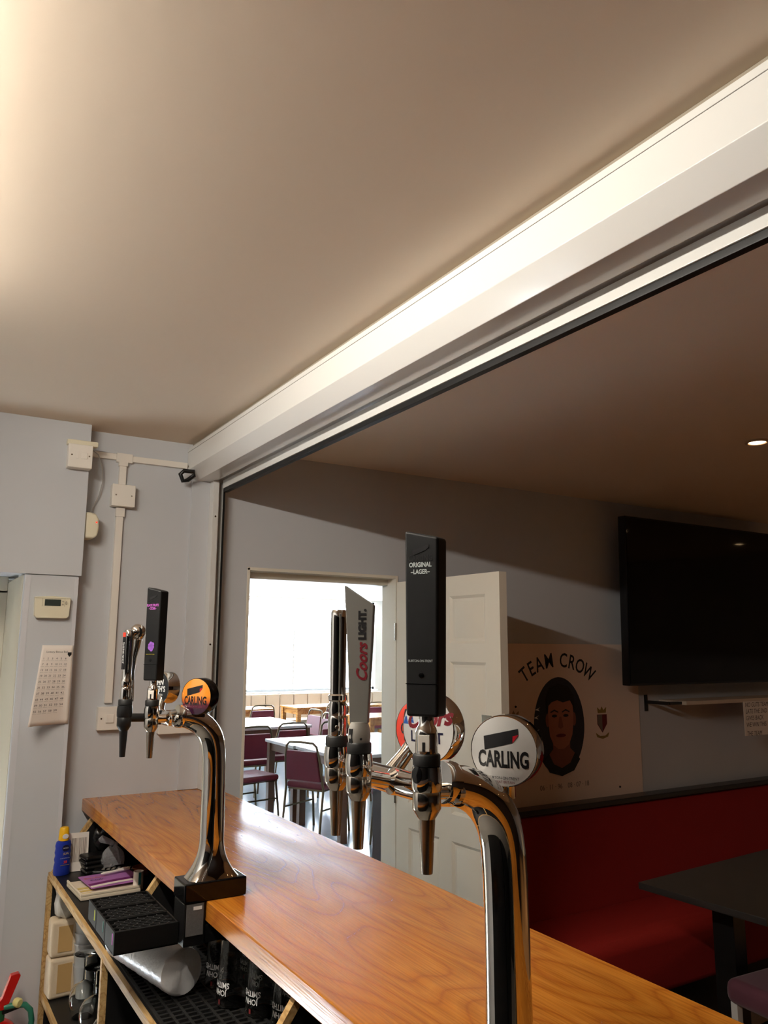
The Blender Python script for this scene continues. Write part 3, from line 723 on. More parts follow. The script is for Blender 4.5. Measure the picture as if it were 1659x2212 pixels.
def face_poly(b, t, M, fn, quad, mt, nm):
    """four corners, bilinear grid laid on the dome"""
    (ax, ay), (bx, by), (cx_, cy_), (dx, dy) = quad
    def q(u, v):
        x = (ax*(1-u)+bx*u)*(1-v)+(dx*(1-u)+cx_*u)*v; y = (ay*(1-u)+by*u)*(1-v)+(dy*(1-u)+cy_*u)*v
        return M @ Vector(fn(x, y, 0))
    return bw(MB().grid(8, 4, q), nm, mt, b, t)
def carling(b, t, M, fn, r, tail):
    face_poly(b, t, M, fn, [(-.54*r, .02*r), (.29*r, .24*r), (.45*r, .64*r), (-.57*r, .40*r)], PRINTBLK, 'flag')
    face_poly(b, t, M, fn, [(.29*r, .24*r), (.46*r, .47*r), (.45*r, .64*r), (.28*r, .42*r)], PRINTBLK, 'flag')
    face_poly(b, t, M, lambda x, y, z: fn(x, y, .0003), [(.30*r, .25*r), (.46*r, .46*r), (.46*r, .475*r), (.30*r, .43*r)], BADGERED, 'flag_corner')
    face_text(b, t, M, fn, 'CARLING', 0, -.24*r, .62*r, PRINTBLK, sx=.57, bold=.022*r)
    tail()
BADGERED = mat('badge_red', (190, 30, 44), .3)
BADGEWHITE = mat('badge_white', (214, 212, 208), .12, coat=1)
BADGEBLACK = mat('badge_black', (14, 18, 24), .12, coat=1)
BADGESCARLET = mat('badge_scarlet', (214, 60, 40), .12, coat=1)
BLUE = mat('print_blue', (40, 90, 170), .4); NAVY = mat('print_navy', (26, 26, 60), .4); COORSRED = mat('print_crimson', (116, 16, 30), .5)
PINK = mat('print_pink', (190, 96, 190), .5); PLUM = mat('print_plum', (150, 92, 190), .5); OLIVE = mat('print_olive', (170, 160, 50), .5)
LETGREY = mat('print_light_grey', (188, 196, 194), .5); PURPLEP = mat('print_purple', (120, 30, 70), .4)
om = mat('badge_orange_to_purple', (236, 146, 50), .12, coat=1)      # printed colour change across the badge
nt = om.node_tree; tc = nt.nodes.new('ShaderNodeTexCoord'); sp = nt.nodes.new('ShaderNodeSeparateXYZ'); rp = nt.nodes.new('ShaderNodeValToRGB')
nt.links.new(tc.outputs['Generated'], sp.inputs[0]); nt.links.new(sp.outputs['Z'], rp.inputs[0]); nt.links.new(rp.outputs[0], nt.nodes['Principled BSDF'].inputs['Base Color'])
e = rp.color_ramp.elements; e[0].position = .12; e[0].color = lin((48, 18, 42)); e[1].position = .52; e[1].color = lin((236, 148, 52))
x_ = e.new(.28); x_.color = lin((92, 34, 50)); x_ = e.new(.38); x_.color = lin((206, 106, 50))

# ---- farther tower: two taps
FT = tower(.653, 1.83, 'farther chrome beer tower with orange badge and black fruits cider tap')
hp = (.552, 1.865, 1.487)
bw(MB().tube([(.572, 1.83, 1.492), (.556, 1.85, 1.489), (.553, 1.89, 1.487), (.553, 1.965, 1.487)], [.019, .0185, .0175, .0175], 24), 'header', CHROME, FT, FT)
tap(FT, .507, 1.85, 1.524, (.556, 1.848, 1.489), plate=34)
tap(FT, .459, 1.90, 1.524, (.548, 1.905, 1.487), black=True)
def ex_cider(h, M, H, tm):
    pl_ = MB()
    for (px, py, pr) in ((-.003, -.003, .006), (.004, -.002, .005), (.0045, .004, .0045), (-.001, .006, .004), (.001, -.007, .005), (-.004, .002, .0045)):
        pl_.lathe([(pr, 0), (pr, .0004)], 14, M @ TM(px, H*.365+py, 0))
    bw(pl_, 'fruit_print', PLUM, h, FT)
    tm('BLACK FRUITS CIDER', .277, .0035, OLIVE, 'lettering', sx=.75, bold=0)
handle_box(FT, .507, 1.85, 1.574, .212, 58, ('BLACK FRUITS', '–CIDER–'), PINK, True, ex_cider)
# curved chrome handle of the other tap
hx, hy = .459, 1.90
hd = bw(MB().lathe([(.0125, 1.560), (.0135, 1.566), (.0125, 1.574), (.0105, 1.578), (.0108, 1.60), (.0116, 1.67), (.0112, 1.684), (.008, 1.688), (0, 1.689)], 24, TM(hx, hy, 0)), 'tap_handle', CHROME, FT, FT)
bq = Vector((hx+.021, hy+.008, 1.683))
bw(MB().lathe([(.0195*math.sin(PI*k/12), -.0195*math.cos(PI*k/12)) for k in range(13)], 24, TM(*bq)), 'ball', CHROME, hd, FT)
bw(MB().tube([(hx+.024, hy+.01, 1.668), (hx+.022, hy+.012, 1.65), (hx+.017, hy+.012, 1.625), (hx+.0145, hy+.01, 1.59), (hx+.016, hy+.008, 1.545), (hx+.017, hy+.006, 1.525)], [.009, .008, .0065, .0055, .0045, .003], 14), 'arm', CHROME, hd, FT)
ns = nvec(62)
pm = frame(Vector((hx, hy, 1.64))+ns*.0118, ns)
bw(MB().box(-.006, .003, -.042, .042, -.002, .0005, pm), 'name_strip', PRINTBLK, hd, FT)
bw(MB().box(-.006, .003, .032, .042, .0004, .0009, pm), 'strip_end', BADGESCARLET, hd, FT)
bw(text_mb("JOHN SMITH'S", .0075, pm @ TM(-.0015, -.004, .0008) @ RZ(PI/2)), 'lettering', PRINTWHITE, hd, FT)
# badges
b, M, fn = badge(FT, (.592, 1.80, 1.539), 55, .041, om, BLACKG, foot=(.605, 1.825, 1.50))
carling(b, FT, M, fn, .041, lambda: face_text(b, FT, M, fn, 'BLACK FRUITS CIDER', 0, -.56*.041, .0045, PURPLEP, sx=.9))
b, M, fn = badge(FT, (.56, 1.984, 1.551), 72, .039, BADGEBLACK, CHROME, foot=(.553, 1.965, 1.487))
face_text(b, FT, M, fn, 'JOHN', .0, .013, .0185, PRINTWHITE, sx=.85, bold=.0006); face_text(b, FT, M, fn, "SMITH'S", 0, -.003, .0185, PRINTWHITE, sx=.85, bold=.0006)
face_text(b, FT, M, fn, 'TADCASTER', 0, -.0165, .0065, PRINTWHITE)

# ---- nearer tower: three taps
NT = tower(.650, .788, 'nearer chrome beer tower with white badge and three taps')
bw(MB().tube([(.570, .775, 1.489), (.567, .80, 1.484), (.568, .87, 1.480), (.570, .995, 1.480)], [.019, .0175, .0168, .0168], 24), 'header', CHROME, NT, NT)
bw(MB().lathe([(.0, 0), (.0185, .001), (.0185, .012), (.0168, .014)], 24, frame((.570, 1.005, 1.480), (0, -1, 0))), 'end_cap', CHROME, NT, NT)
tap(NT, .521, .767, 1.526, (.572, .781, 1.487), cap=BLACKG, plate=48)
tap(NT, .509, .90, 1.526, (.567, .898, 1.480), stalk=False)
tap(NT, .519, .978, 1.526, (.569, .968, 1.480))
def ex_lager(h, M, H, tm): tm('BURTON-ON-TRENT', .29, .0038, LETGREY, 'lettering', sx=.85, bold=0)
handle_box(NT, .521, .767, 1.574, .212, 58, ('ORIGINAL', '–LAGER–'), LETGREY, False, ex_lager)
# blade handle
n = nvec(42); M = frame(Vector((.509, .90, 1.556))+n*.006, n)
out = [(-.0115, 0), (.012, 0), (.0145, .06), (.0172, .11), (.0188, .148), (-.0205, .174), (-.0185, .14), (-.0150, .08)]
hd = bw(MB().prism(out, -.012, 0, M), 'tap_handle', GREYCAST, NT, NT, bevel=.0018)
bw(text_mb('Coors', .0195, M @ TM(.0045, .075, .0004) @ RZ(PI/2), sx=.95, bold=.0006, shear=.4), 'lettering', COORSRED, hd, NT)
bw(text_mb('LIGHT.', .0128, M @ TM(.0045, .1235, .0004) @ RZ(PI/2), sx=1.0, bold=.0009), 'lettering', PRINTBLK, hd, NT)
gr_ = bw(MB().lathe([(.0138, 1.531), (.0152, 1.540), (.0142, 1.549), (.0112, 1.5575)], 24, TM(.509, .90, 0), sx=1.0, sy=.85), 'grip', mat('light_grey_grip', (156, 152, 144), .5), hd, NT)
bw(MB().lathe([(.0016, 0), (.0012, .0008)], 10, frame(Vector((.509, .90, 1.538))+nvec(20)*.0138, nvec(20))), 'screw_hole', PRINTBLK, hd, NT)
bw(MB().box(-.003, .003, -.009, .009, -.004, .0022, frame(Vector((.509, .90, 1.541))+nvec(78)*.0125, nvec(78))), 'grip_slot', BLACK, hd, NT)
# plain chrome rod handle
hd = bw(MB().lathe([(.0118, 1.560), (.0125, 1.568), (.0108, 1.578), (.0128, 1.580), (.0128, 1.586), (.0108, 1.588), (.0112, 1.69), (.0108, 1.698), (.009, 1.7015), (0, 1.702)], 24, TM(.519, .978, 0)), 'tap_handle', CHROME, NT, NT)
bw(MB().lathe([(.0028, 0), (.002, .001)], 12, frame(Vector((.519, .978, 1.545))+nvec(30)*.0125, nvec(30))), 'grub_screw', BRUSHED, hd, NT)
# badges
b, M, fn = badge(NT, (.643, .780, 1.527), 57, .0425, BADGEWHITE, CHROME, foot=(.662, .800, 1.47))
def tail():
    face_text(b, NT, M, fn, 'BURTON-ON-TRENT', 0, -.74*.0425, .0048, PRINTBLK, sx=.85); face_text(b, NT, M, fn, 'GREAT BRITAIN', 0, -.85*.0425, .0042, COORSRED, sx=.9)
carling(b, NT, M, fn, .0425, tail)
b, M, fn = badge(NT, (.587, .861, 1.549), 74, .0425, BADGEWHITE, CHROME, depth=.026, foot=(.585, .872, 1.485))
face_text(b, NT, M, fn, 'Coors', .002, .012, .028, COORSRED, sx=1.0, bold=.0012, shear=.35, rot=.12); face_text(b, NT, M, fn, 'LIGHT', 0, -.011, .019, NAVY, bold=.0004)
for (a, c, d_) in ((-.036, .004, .010), (-.026, .006, .012), (-.012, -.002, .008), (.004, .002, .009)):
    face_poly(b, NT, M, lambda x, y, z: fn(x, y, -.0003), [(a-d_*.5, c), (a+d_*.5, c), (a+.001, c+d_), (a-.001, c+d_)], BLUE, 'mountain')
b, M, fn = badge(NT, (.630, .946, 1.538), 73, .0425, BADGESCARLET, CHROME, depth=.026, foot=(.592, .955, 1.484))
face_text(b, NT, M, fn, 'ONES', -.012, .0, .020, PRINTBLK, sx=.75, bold=.0006); face_text(b, NT, M, fn, 'BITTER', -.012, -.013, .0085, PRINTBLK)
face_poly(b, NT, M, fn, [(-.026, .014), (-.018, .014), (-.02, .027), (-.024, .027)], PRINTBLK, 'emblem')

# ---- drip trays slung from the farther tower
dt = thing('drip_tray', (.585, 1.95, 1.0), 'black triple drip tray with honeycomb grilles hanging off the bar edge', 'drip tray')
def hexgrille(x0, x1, y0, y1, z):
    g = MB(); s = .0098; t_ = .0011; dx = s*math.sqrt(3)*.62; dyy = s*1.5*.8
    def bar(a, b):
        a = Vector(a); b = Vector(b); d = (b-a); L = d.length; an = math.atan2(d.y, d.x)
        g.box(0, L, -t_/2, t_/2, -.003, 0, TM(a.x, a.y, z) @ RZ(an))
    j = 0; y = y0+.004
    while y+dyy*.66 < y1:
        x = x0+(dx if j % 2 else 0)
        while x+2*dx <= x1+1e-6:
            A = (x, y); B = (x+dx, y+dyy*.33); C_ = (x+2*dx, y); E_ = (x+dx, min(y1, y+dyy))
            bar(A+(0,), B+(0,)); bar(B+(0,), C_+(0,)); bar(B+(0,), E_+(0,))
            x += 2*dx
        y += dyy; j += 1
    return g
for k, (a, c, mk) in enumerate(((2.000, 2.084, (196, 206, 60)), (1.911, 1.997, (40, 110, 104)), (1.822, 1.908, (190, 90, 190)))):
    x0, x1, zt, zb = .446, .583, 1.058, 1.012
    w = .004
    cp = MB(); cp.box(x0, x1, a, a+w, zb, zt).box(x0, x1, c-w, c, zb, zt).box(x0, x0+w, a+w, c-w, zb, zt).box(x1-w, x1, a+w, c-w, zb, zt).box(x0, x1, a, c, zb, zb+w)
    cup = bw(cp, 'tray', BLACKT, dt, dt, bevel=.001)
    bw(hexgrille(x0+w, x1-w, a+w, c-w, zt-.001), 'grille', mat('grille_plastic', (44, 44, 44), .4) if 'grille_plastic' not in bpy.data.materials else bpy.data.materials['grille_plastic'], cup, dt)
    bw(MB().box(x0-.0006, x0, a+.012, a+.018, zt-.028, zt-.006), 'marker_strip', mat('marker_strip', mk, .5), cup, dt)
# ================================================================== things on the shelves
# sun cream
scb = thing('sun_cream_bottle', (.553, 3.035, .8812), 'blue sun cream spray bottle with yellow cap', 'bottle', rz=R(12))
SBLUE = mat('blue_bottle', (28, 50, 150), .35)
pb = [(.026, 0), (.029, .006), (.0285, .03), (.026, .042), (.0285, .052), (.0255, .064), (.0280, .074), (.0255, .086), (.0270, .096), (.0240, .108), (.016, .112)]
bo = MB().lathe(pb, 28, None, sx=1.0, sy=.68).build('body', SBLUE, scb)
cp_ = MB().lathe([(.0165, .111), (.0175, .114), (.0170, .130), (.0150, .150), (.0128, .154), (0, .155)], 24).build('cap', mat('yellow_cap', (236, 180, 24), .35), scb)
MB().lathe([(.011, 0), (.010, .001)], 20, frame((-.001, -.0172, .126), (0, -1, 0)), sy=.75).build('cap_sticker', PRINTWHITE, cp_)
lg = MB().lathe([(.012, 0), (.012, .0008)], 20, frame((.002, -.0178, .088), (0, -1, 0)), sy=.9).build('round_logo', NAVY, bo)
text_mb('NIVEA', .0065, frame((.002, -.0190, .088), (0, -1, 0))).build('logo_lettering', PRINTWHITE, bo)
text_mb('SUN', .010, frame((.002, -.0200, .070), (0, -1, 0)), shear=.3).build('lettering', mat('print_gold_yellow', (220, 190, 90), .4), bo)
text_mb('PROTECT & MOISTURE', .0032, frame((.0, -.0200, .056), (0, -1, 0))).build('lettering', PRINTWHITE, bo)
text_mb('30', .012, frame((.002, -.0198, .043), (0, -1, 0)), bold=.0004).build('lettering', BADGESCARLET, bo)
MB().box(-.014, .016, -.0203, -.0195, .033, .0345).build('gold_line', PRINTGOLD, bo)
# barcode card leaning at the end
bc = thing('barcode_card', (.607, 3.05, .8812), 'white card with printed barcode leaning behind the sun cream', 'card', rz=R(-6))
bcM = RX(R(-8))
MB().box(-.033, .033, -.001, .001, 0, .125, bcM).build('card', PAPER, bc)
bars = MB(); x = -.022
while x < .026:
    w = random.choice((.0006, .0012, .002)); bars.box(x, x+w, -.0016, -.001, .03, .108, bcM); x += w+random.choice((.0012, .002))
tag(bars.build('barcode_lines', PRINTGREY, bc), kind='stuff')
# two dark glasses cases
for i, (x, y, z, a, lab) in enumerate(((.672, 3.015, .8812, 4, 'lower of two stacked black cases on the top shelf'), (.668, 3.02, .9112, 9, 'upper of two stacked black cases on the top shelf'))):
    c = thing('black_case', (x, y, z), lab, 'case', rz=R(a), group='stacked black cases')
    MB().box(-.055, .06, -.035, .035, 0, .013).build('lower_shell', BLACK, c, bevel=.006, seg=3)
    MB().box(-.055, .06, -.035, .035, .014, .0285).build('lid', BLACK, c, bevel=.007, seg=3)
# rumpled bags
def blob(name, c, r, mt, label, cat, seed, amp=.25):
    rnd = random.Random(seed); ph = [(rnd.uniform(2, 6), rnd.uniform(2, 6), rnd.uniform(0, 6.3), rnd.uniform(.3, 1)) for _ in range(6)]
    b = MB(); nu, nv = 28, 16; vs = []
    for j in range(nv+1):
        for i in range(nu):
            th, la = 2*PI*i/nu, PI*j/nv
            k = 1+amp*sum(w*math.sin(f*th+g*la+o) for f, g, o, w in [(round(f), g, o, w) for f, g, o, w in ph])/3
            vs.append((r[0]*k*math.sin(la)*math.cos(th), r[1]*k*math.sin(la)*math.sin(th), max(0, r[2]*(1-math.cos(la)*(k if j < nv else 1)))))
    fs = [(j*nu+i, j*nu+(i+1) % nu, (j+1)*nu+(i+1) % nu, (j+1)*nu+i) for j in range(nv) for i in range(nu)]
    b.add(vs, fs); o = b.build(name, mt, None, smooth=50); o.location = c
    return tag(o, label, cat)
blob('black_bag', (.700, 3.045, .942), (.045, .022, .045), mat('black_bin_bag', (18, 18, 19), .22), 'shiny black plastic bag bunched behind the cases', 'bag', 3)
# a knotted clear bag standing on the keypad
kp = thing('remote_keypad', (.715, 2.945, .8812), 'black keypad handset lying flat on the top shelf', 'keypad', rz=R(-24))
MB().box(-.075, .085, -.032, .032, 0, .02).build('case', BLACK, kp, bevel=.006, seg=3)
for i in range(7):
    for j in range(3): MB().box(-.045+i*.016, -.035+i*.016, -.022+j*.014, -.013+j*.014, .02, .0225).build('key', mat('grey_key', (110, 106, 100), .5) if 'grey_key' not in bpy.data.materials else bpy.data.materials['grey_key'], kp, bevel=.001)
cb_ = thing('clear_bag', (.705, 2.965, .904), 'crumpled clear plastic bag with knotted top on the keypad', 'bag')
def sack(prof_, seed, seg=26, am=.16):
    rnd = random.Random(seed); b = MB(); vs = []; n = len(prof_)
    o = [rnd.uniform(0, 6.3) for _ in range(n)]
    for i, (r, z) in enumerate(prof_):
        for k in range(seg):
            a = 2*PI*k/seg; q = 1+am*math.sin(5*a+o[i]*.3)+am*.7*math.sin(9*a+o[i])
            vs.append((r*q*math.cos(a), .72*r*q*math.sin(a), z+.004*math.sin(3*a+o[i])))
    fs = [(i*seg+k, i*seg+(k+1) % seg, (i+1)*seg+(k+1) % seg, (i+1)*seg+k) for i in range(n-1) for k in range(seg)]
    return b.add(vs, fs)
sack([(.005, .004), (.034, .006), (.037, .02), (.034, .04), (.026, .055), (.012, .066)], 5).build('sack', BAG, cb_, smooth=50)
sack([(.010, .066), (.014, .072), (.010, .078)], 8).build('knot', BAG, cb_, smooth=50)
MB().tube([(.0, 0, .074), (-.02, .004, .084), (-.04, .006, .092), (-.05, .004, .09)], [.008, .010, .013, .004], 10, ell=.4).build('tail', BAG, cb_)
# cream tray, purple leaflet, pen
LO = mat('cream_box_card', (228, 214, 190), .5)
tr = thing('cream_tray', (.647, 2.79, .8812), 'shallow cream card tray under the purple leaflet', 'tray', rz=R(3))
MB().box(-.1, .085, -.09, .095, 0, .012).build('base', LO, tr, bevel=.003)
join(MB().box(-.1, .085, -.09, -.084, .012, .02), MB().box(-.1, -.094, -.084, .095, .012, .02)).build('rim', LO, tr, bevel=.002)
for k in range(3): MB().box(-.092, -.06+.012*k, -.07+.03*k, -.055+.03*k, .0121, .0128+.0004*k).build('sticker', mat('gold_sticker', (214, 188, 110), .5) if 'gold_sticker' not in bpy.data.materials else bpy.data.materials['gold_sticker'], tr)
lf = thing('purple_leaflet', (.667, 2.80, .9025), 'purple and white leaflet lying in the cream tray', 'leaflet', rz=R(5))
MB().box(-.082, .085, -.06, .088, 0, .0025).build('sheet', mat('leaflet_lilac', (170, 110, 176), .45), lf)
MB().grid(12, 2, lambda u, v: (-.08+.164*u, -.058+.02*v+.012*math.sin(u*2.2), .0029)).build('white_wave', PAPER, lf)
MB().grid(12, 2, lambda u, v: (-.08+.164*u, -.036+.022*v+.012*math.sin(u*2.2), .0029)).build('plum_wave', mat('leaflet_plum', (116, 36, 106), .45), lf)
text_mb('BINGO', .022, TM(-.04, .05, .0032)).build('lettering', mat('leaflet_orange', (216, 120, 80), .5), lf)
text_mb('Club', .022, TM(-.042, .022, .0032)).build('lettering', NAVY, lf)
pn = thing('white_pen', (.70, 2.86, .914), 'white pen lying across the purple leaflet', 'pen', rz=R(14))
MB().cyl((-.05, 0, 0), (.04, 0, 0), .0045, 12).build('barrel', WPLAST, pn)
MB().cyl((-.06, 0, 0), (-.05, 0, 0), .002, 10, .0045).build('tip', WPLAST, pn)
MB().box(.0, .036, -.0012, .0012, .0045, .0065).build('clip', WPLAST, pn)
hl = thing('teal_highlighter', (.735, 2.735, .8812), 'teal and white tub of pens beside the sloping divider', 'pen tub')
MB().lathe([(.016, 0), (.016, .055), (.014, .055), (.014, .004), (0, .004)], 20).build('tub', PAPER, hl)
MB().box(-.004, .004, -.0165, -.0158, .004, .054).build('stripe', mat('teal_stripe', (30, 110, 116), .4), hl)
bd = thing('brown_dish', (.79, 2.88, .8812), 'small glossy brown dish at the back of the top shelf', 'dish')
BROWN = mat('brown_glaze', (116, 58, 26), .25)
MB().lathe([(.016, 0), (.02, .002), (.034, .02), (.036, .026), (.033, .026), (.02, .006), (0, .005)], 28).build('bowl', BROWN, bd)
MB().lathe([(.036, .026), (.0375, .028), (.036, .030), (.033, .028)], 28).build('rim', BROWN, bd)
# plastic cups in a sleeve, lying on the matting
a_ = Vector((.607, 1.862, .940)); b_ = Vector((.555, 2.165, .934)); ax = (b_-a_).normalized()
cs = thing('plastic_cup_sleeve', tuple(a_), 'sleeve of stacked clear plastic cups lying on its side', 'cups')
Lc = (b_-a_).length
for k in range(12):
    f_ = frame((0, 0, 0), ax) @ TM(0, 0, .012+k*(Lc-.03)/12)
    MB().lathe([(.041, 0), (.0475, .022), (.0485, .024), (.0485, .027), (.0465, .026), (.040, .002), (.0, .002)], 32, f_).build('cup', FROST, cs)
rnd = random.Random(4); svs = []; S_ = 40
NS = 50
for i in range(NS):
    for k in range(S_):
        t0 = 2*PI*k/S_; rr = .0488+.0016*((i*.5) % 1)+.0003*math.sin(7*t0+i*1.3)+.0003*math.sin(3*t0+i*.7)
        zz = (i-2)/(NS-3)*Lc
        if i == 0: rr, zz = .0005, .003+.0
        if i == 1: rr, zz = .043, -.003+.003*math.sin(3*t0+1)
        svs.append(frame((0, 0, 0), ax) @ Vector((rr*math.cos(t0), rr*math.sin(t0), zz)))
MB().add(svs, [(i*S_+k, i*S_+(k+1) % S_, (i+1)*S_+(k+1) % S_, (i+1)*S_+k) for i in range(NS-1) for k in range(S_)]).build('sleeve', mat('film_sleeve', (246, 246, 248), .2, trans=.12, ior=1.3, noise=(35, .1, 3), bump=(120, .4, .003)), cs, smooth=60)
# pint glasses, upside down on the matting
PG = [(.700, 1.785), (.738, 1.712), (.760, 1.625), (.712, 1.895), (.782, 1.800), (.822, 1.715), (.80, 1.90), (.842, 1.625)]
pgl = ['nearest upturned printed glass to the cup sleeve on the matting', 'second upturned printed glass along the bar edge from the cup sleeve', 'third upturned printed glass along the bar edge from the cup sleeve',
       'upturned glass directly behind the end of the cup sleeve', 'upturned glass in the back row, behind the nearest printed glass', 'upturned glass in the back row, behind the second printed glass', 'rearmost upturned glass in the back row, behind the beer tower clamp', 'upturned glass at the near end of the back row']
def pint():
    t = thing('pint_glass', (0, 0, 0), 'x', 'glass', group='upturned glasses on the bar matting')
    o = [(.0375, 0), (.0380, .001), (.0365, .03), (.0300, .125), (.0295, .138), (.027, .142), (0, .142), (0, .130), (.0262, .130), (.0275, .124), (.0342, .03), (.0360, .001), (.0375, 0)]
    MB().lathe(o, 32).build('bowl', GLASS, t)
    def wrap(cz, size):
        def fn(x, y, z):
            zz = cz-y; rr = .0365-(zz-.03)*.0685+.0004; a = x/.035
            return (-rr*math.sin(a), -rr*math.cos(a), zz)     # upside down
        return fn
    text_mb('JOHN', .0155, None, fn=wrap(.030, 0), bold=.0003, sx=.85).build('lettering', PRINTWHITE, t)
    text_mb("SMITH'S", .0155, None, fn=wrap(.045, 0), bold=.0003, sx=.85).build('lettering', PRINTWHITE, t)
    MB().box(-.0025, .0025, -.0379, -.0374, .006, .015).build('red_emblem', PRINTMAROON, t)
    return t
g0 = pint()
for i, (x, y) in enumerate(PG):
    o = g0 if i == 0 else copy_tree(g0)
    o.location = (x, y, .8865); o.rotation_euler = (0, 0, R(-74+6*((i*5) % 4))); o['label'] = pgl[i]
# lower shelf: paper napkin packs, cup stack, wine glasses
NAP = mat('napkin_paper', (226, 206, 176), .75, noise=(30, .06, 3), bump=(60, .5, .004))
for i, (z, h, lab) in enumerate(((.5012, .125, 'lower cream pack of paper napkins on the lower shelf'), (.628, .115, 'upper cream pack of paper napkins, on top of the other'))):
    c = thing('napkin_pack', (.572, 3.035, z), lab, 'napkins', rz=R(4-6*i), group='napkin packs')
    MB().box(-.045, .045, -.04, .036, 0, h).build('stack', NAP, c, bevel=.012, seg=3)
    MB().box(-.02, .025, -.0415, -.039, h*.15, h*.85).build('wrapper_flap', mat('tan_wrapper', (204, 166, 108), .6) if 'tan_wrapper' not in bpy.data.materials else bpy.data.materials['tan_wrapper'], c)
wt = thing('white_tissue', (.575, 3.03, .7445), 'crumpled white tissue poking up above the napkin packs', 'tissue')
sack([(.018, .0), (.034, .012), (.038, .045), (.030, .075), (.036, .10), (.006, .104)], 12, am=.1).build('tissue', mat('white_tissue_paper', (222, 218, 208), .8), wt, smooth=60)
tb = thing('cup_stack', (.640, 2.985, .5012), 'upright stack of cloudy plastic tumblers on the lower shelf', 'cups')
for k in range(6): MB().lathe([(.030, 0), (.038, .095), (.0395, .097), (.0395, .102), (.037, .1), (.0285, .003), (0, .003)], 28, TM(0, 0, k*.033)).build('tumbler', FROST, tb)
def wine():
    t = thing('wine_glass', (0, 0, 0), 'x', 'glass', group='upturned wine glasses')
    bo = [(.031, 0), (.0315, .0006), (.040, .025), (.0435, .05), (.041, .072), (.030, .09), (.012, .101), (.0045, .106), (0, .107), (0, .1035), (.010, .099), (.028, .0885), (.039, .0715), (.0415, .05), (.038, .025), (.0300, .0008), (.031, 0)]
    MB().lathe(bo, 32).build('bowl', GLASS, t)
    MB().lathe([(.0045, .105), (.0038, .12), (.0038, .165), (.0055, .174)], 16).build('stem', GLASS, t)
    MB().lathe([(.0055, .173), (.015, .178), (.033, .1815), (.0345, .183), (.033, .1845), (0, .1845)], 32).build('foot', GLASS, t)
    return t
w0 = wine()
for i, (x, y, lab) in enumerate(((.607, 2.83, 'upturned wine glass beside the tumbler stack on the lower shelf'), (.612, 2.70, 'upturned wine glass in the middle of the lower shelf row'), (.615, 2.55, 'upturned wine glass nearest the pale shelf divider'))):
    o = w0 if i == 0 else copy_tree(w0); o.location = (x, y, .5012); o['label'] = lab
# fire extinguisher at the foot of the pilaster
fe = thing('fire_extinguisher', (.385, 2.985, 0), 'red fire extinguisher with green hose at the foot of the pilaster', 'extinguisher')
FR = mat('extinguisher_red', (200, 26, 22), .25, coat=.4); FG = mat('green_hose', (46, 120, 96), .4); FGD = mat('dark_green_valve', (30, 84, 50), .4)
MB().lathe([(.068, 0), (.07, .01), (.07, .40), (.062, .44), (.04, .468), (.024, .478), (0, .479)], 36).build('cylinder', FR, fe)
MB().lathe([(.016, .478), (.017, .492), (.013, .5), (.013, .515), (0, .516)], 20).build('valve', FGD, fe)
MB().prism([(-.012, .508), (.02, .512), (.055, .605), (.048, .612), (.025, .609), (.004, .545), (-.012, .53)], -.013, .013, MXZ).build('lever', FR, fe, bevel=.003)
MB().prism([(-.02, .512), (.03, .508), (.06, .515), (.06, .506), (.0, .494), (-.02, .5)], -.011, .011, MXZ).build('carry_handle', BLACK, fe, bevel=.002)
MB().lathe([(.013, 0), (.014, .004), (.014, .016), (.01, .02)], 20, frame((.045, -.01, .527), (.5, -.8, 0))).build('gauge', mat('pale_gauge', (236, 226, 150), .3), fe)
MB().tube([(.012, -.008, .517), (.045, -.014, .520), (.072, -.016, .516), (.090, -.016, .497), (.096, -.014, .465), (.09, -.01, .40), (.082, 0, .30), (.078, 0, .2)], .009, 14).build('hose', FG, fe)

# ================================================================== dining room furniture
def chair():
    t = thing('banquet_chair', (0, 0, 0), 'x', 'chair', group='red dining chairs')
    MB().box(-.21, .21, -.19, .22, .405, .46).build('seat', CHAIRRED, t, bevel=.022, seg=3)
    Mb = TM(0, -.20, .44) @ RX(R(9))
    MB().prism([(-.19, .04), (.19, .04), (.165, .30), (-.165, .30)], -.018, .018, Mb @ RX(PI/2)).build('backrest', CHAIRRED, t, bevel=.012, seg=3)
    P = [Mb @ Vector(q) for q in ((-.205, 0, -.03), (-.185, 0, .26), (-.165, 0, .345), (-.13, 0, .375), (0, 0, .38), (.13, 0, .375), (.165, 0, .345), (.185, 0, .26), (.205, 0, -.03))]
    MB().tube(P, .011, 8).build('back_frame', CHAIRMET, t)
    MB().tube([(-.19, -.17, .40), (.19, -.17, .40), (.19, .2, .40), (-.19, .2, .40)], .010, 8, closed=True).build('seat_frame', CHAIRMET, t)
    for s_ in (-1, 1):
        MB().tube([(s_*.205, -.195, .42), (s_*.205, -.21, .3), (s_*.205, -.25, 0)], .011, 8).build('leg', CHAIRMET, t)
        MB().tube([(s_*.19, .19, .40), (s_*.195, .215, .2), (s_*.2, .235, 0)], .011, 8).build('leg', CHAIRMET, t)
        MB().tube([(s_*.203, -.215, .24), (s_*.196, .205, .24)], .008, 8).build('stretcher', CHAIRMET, t)
    return t
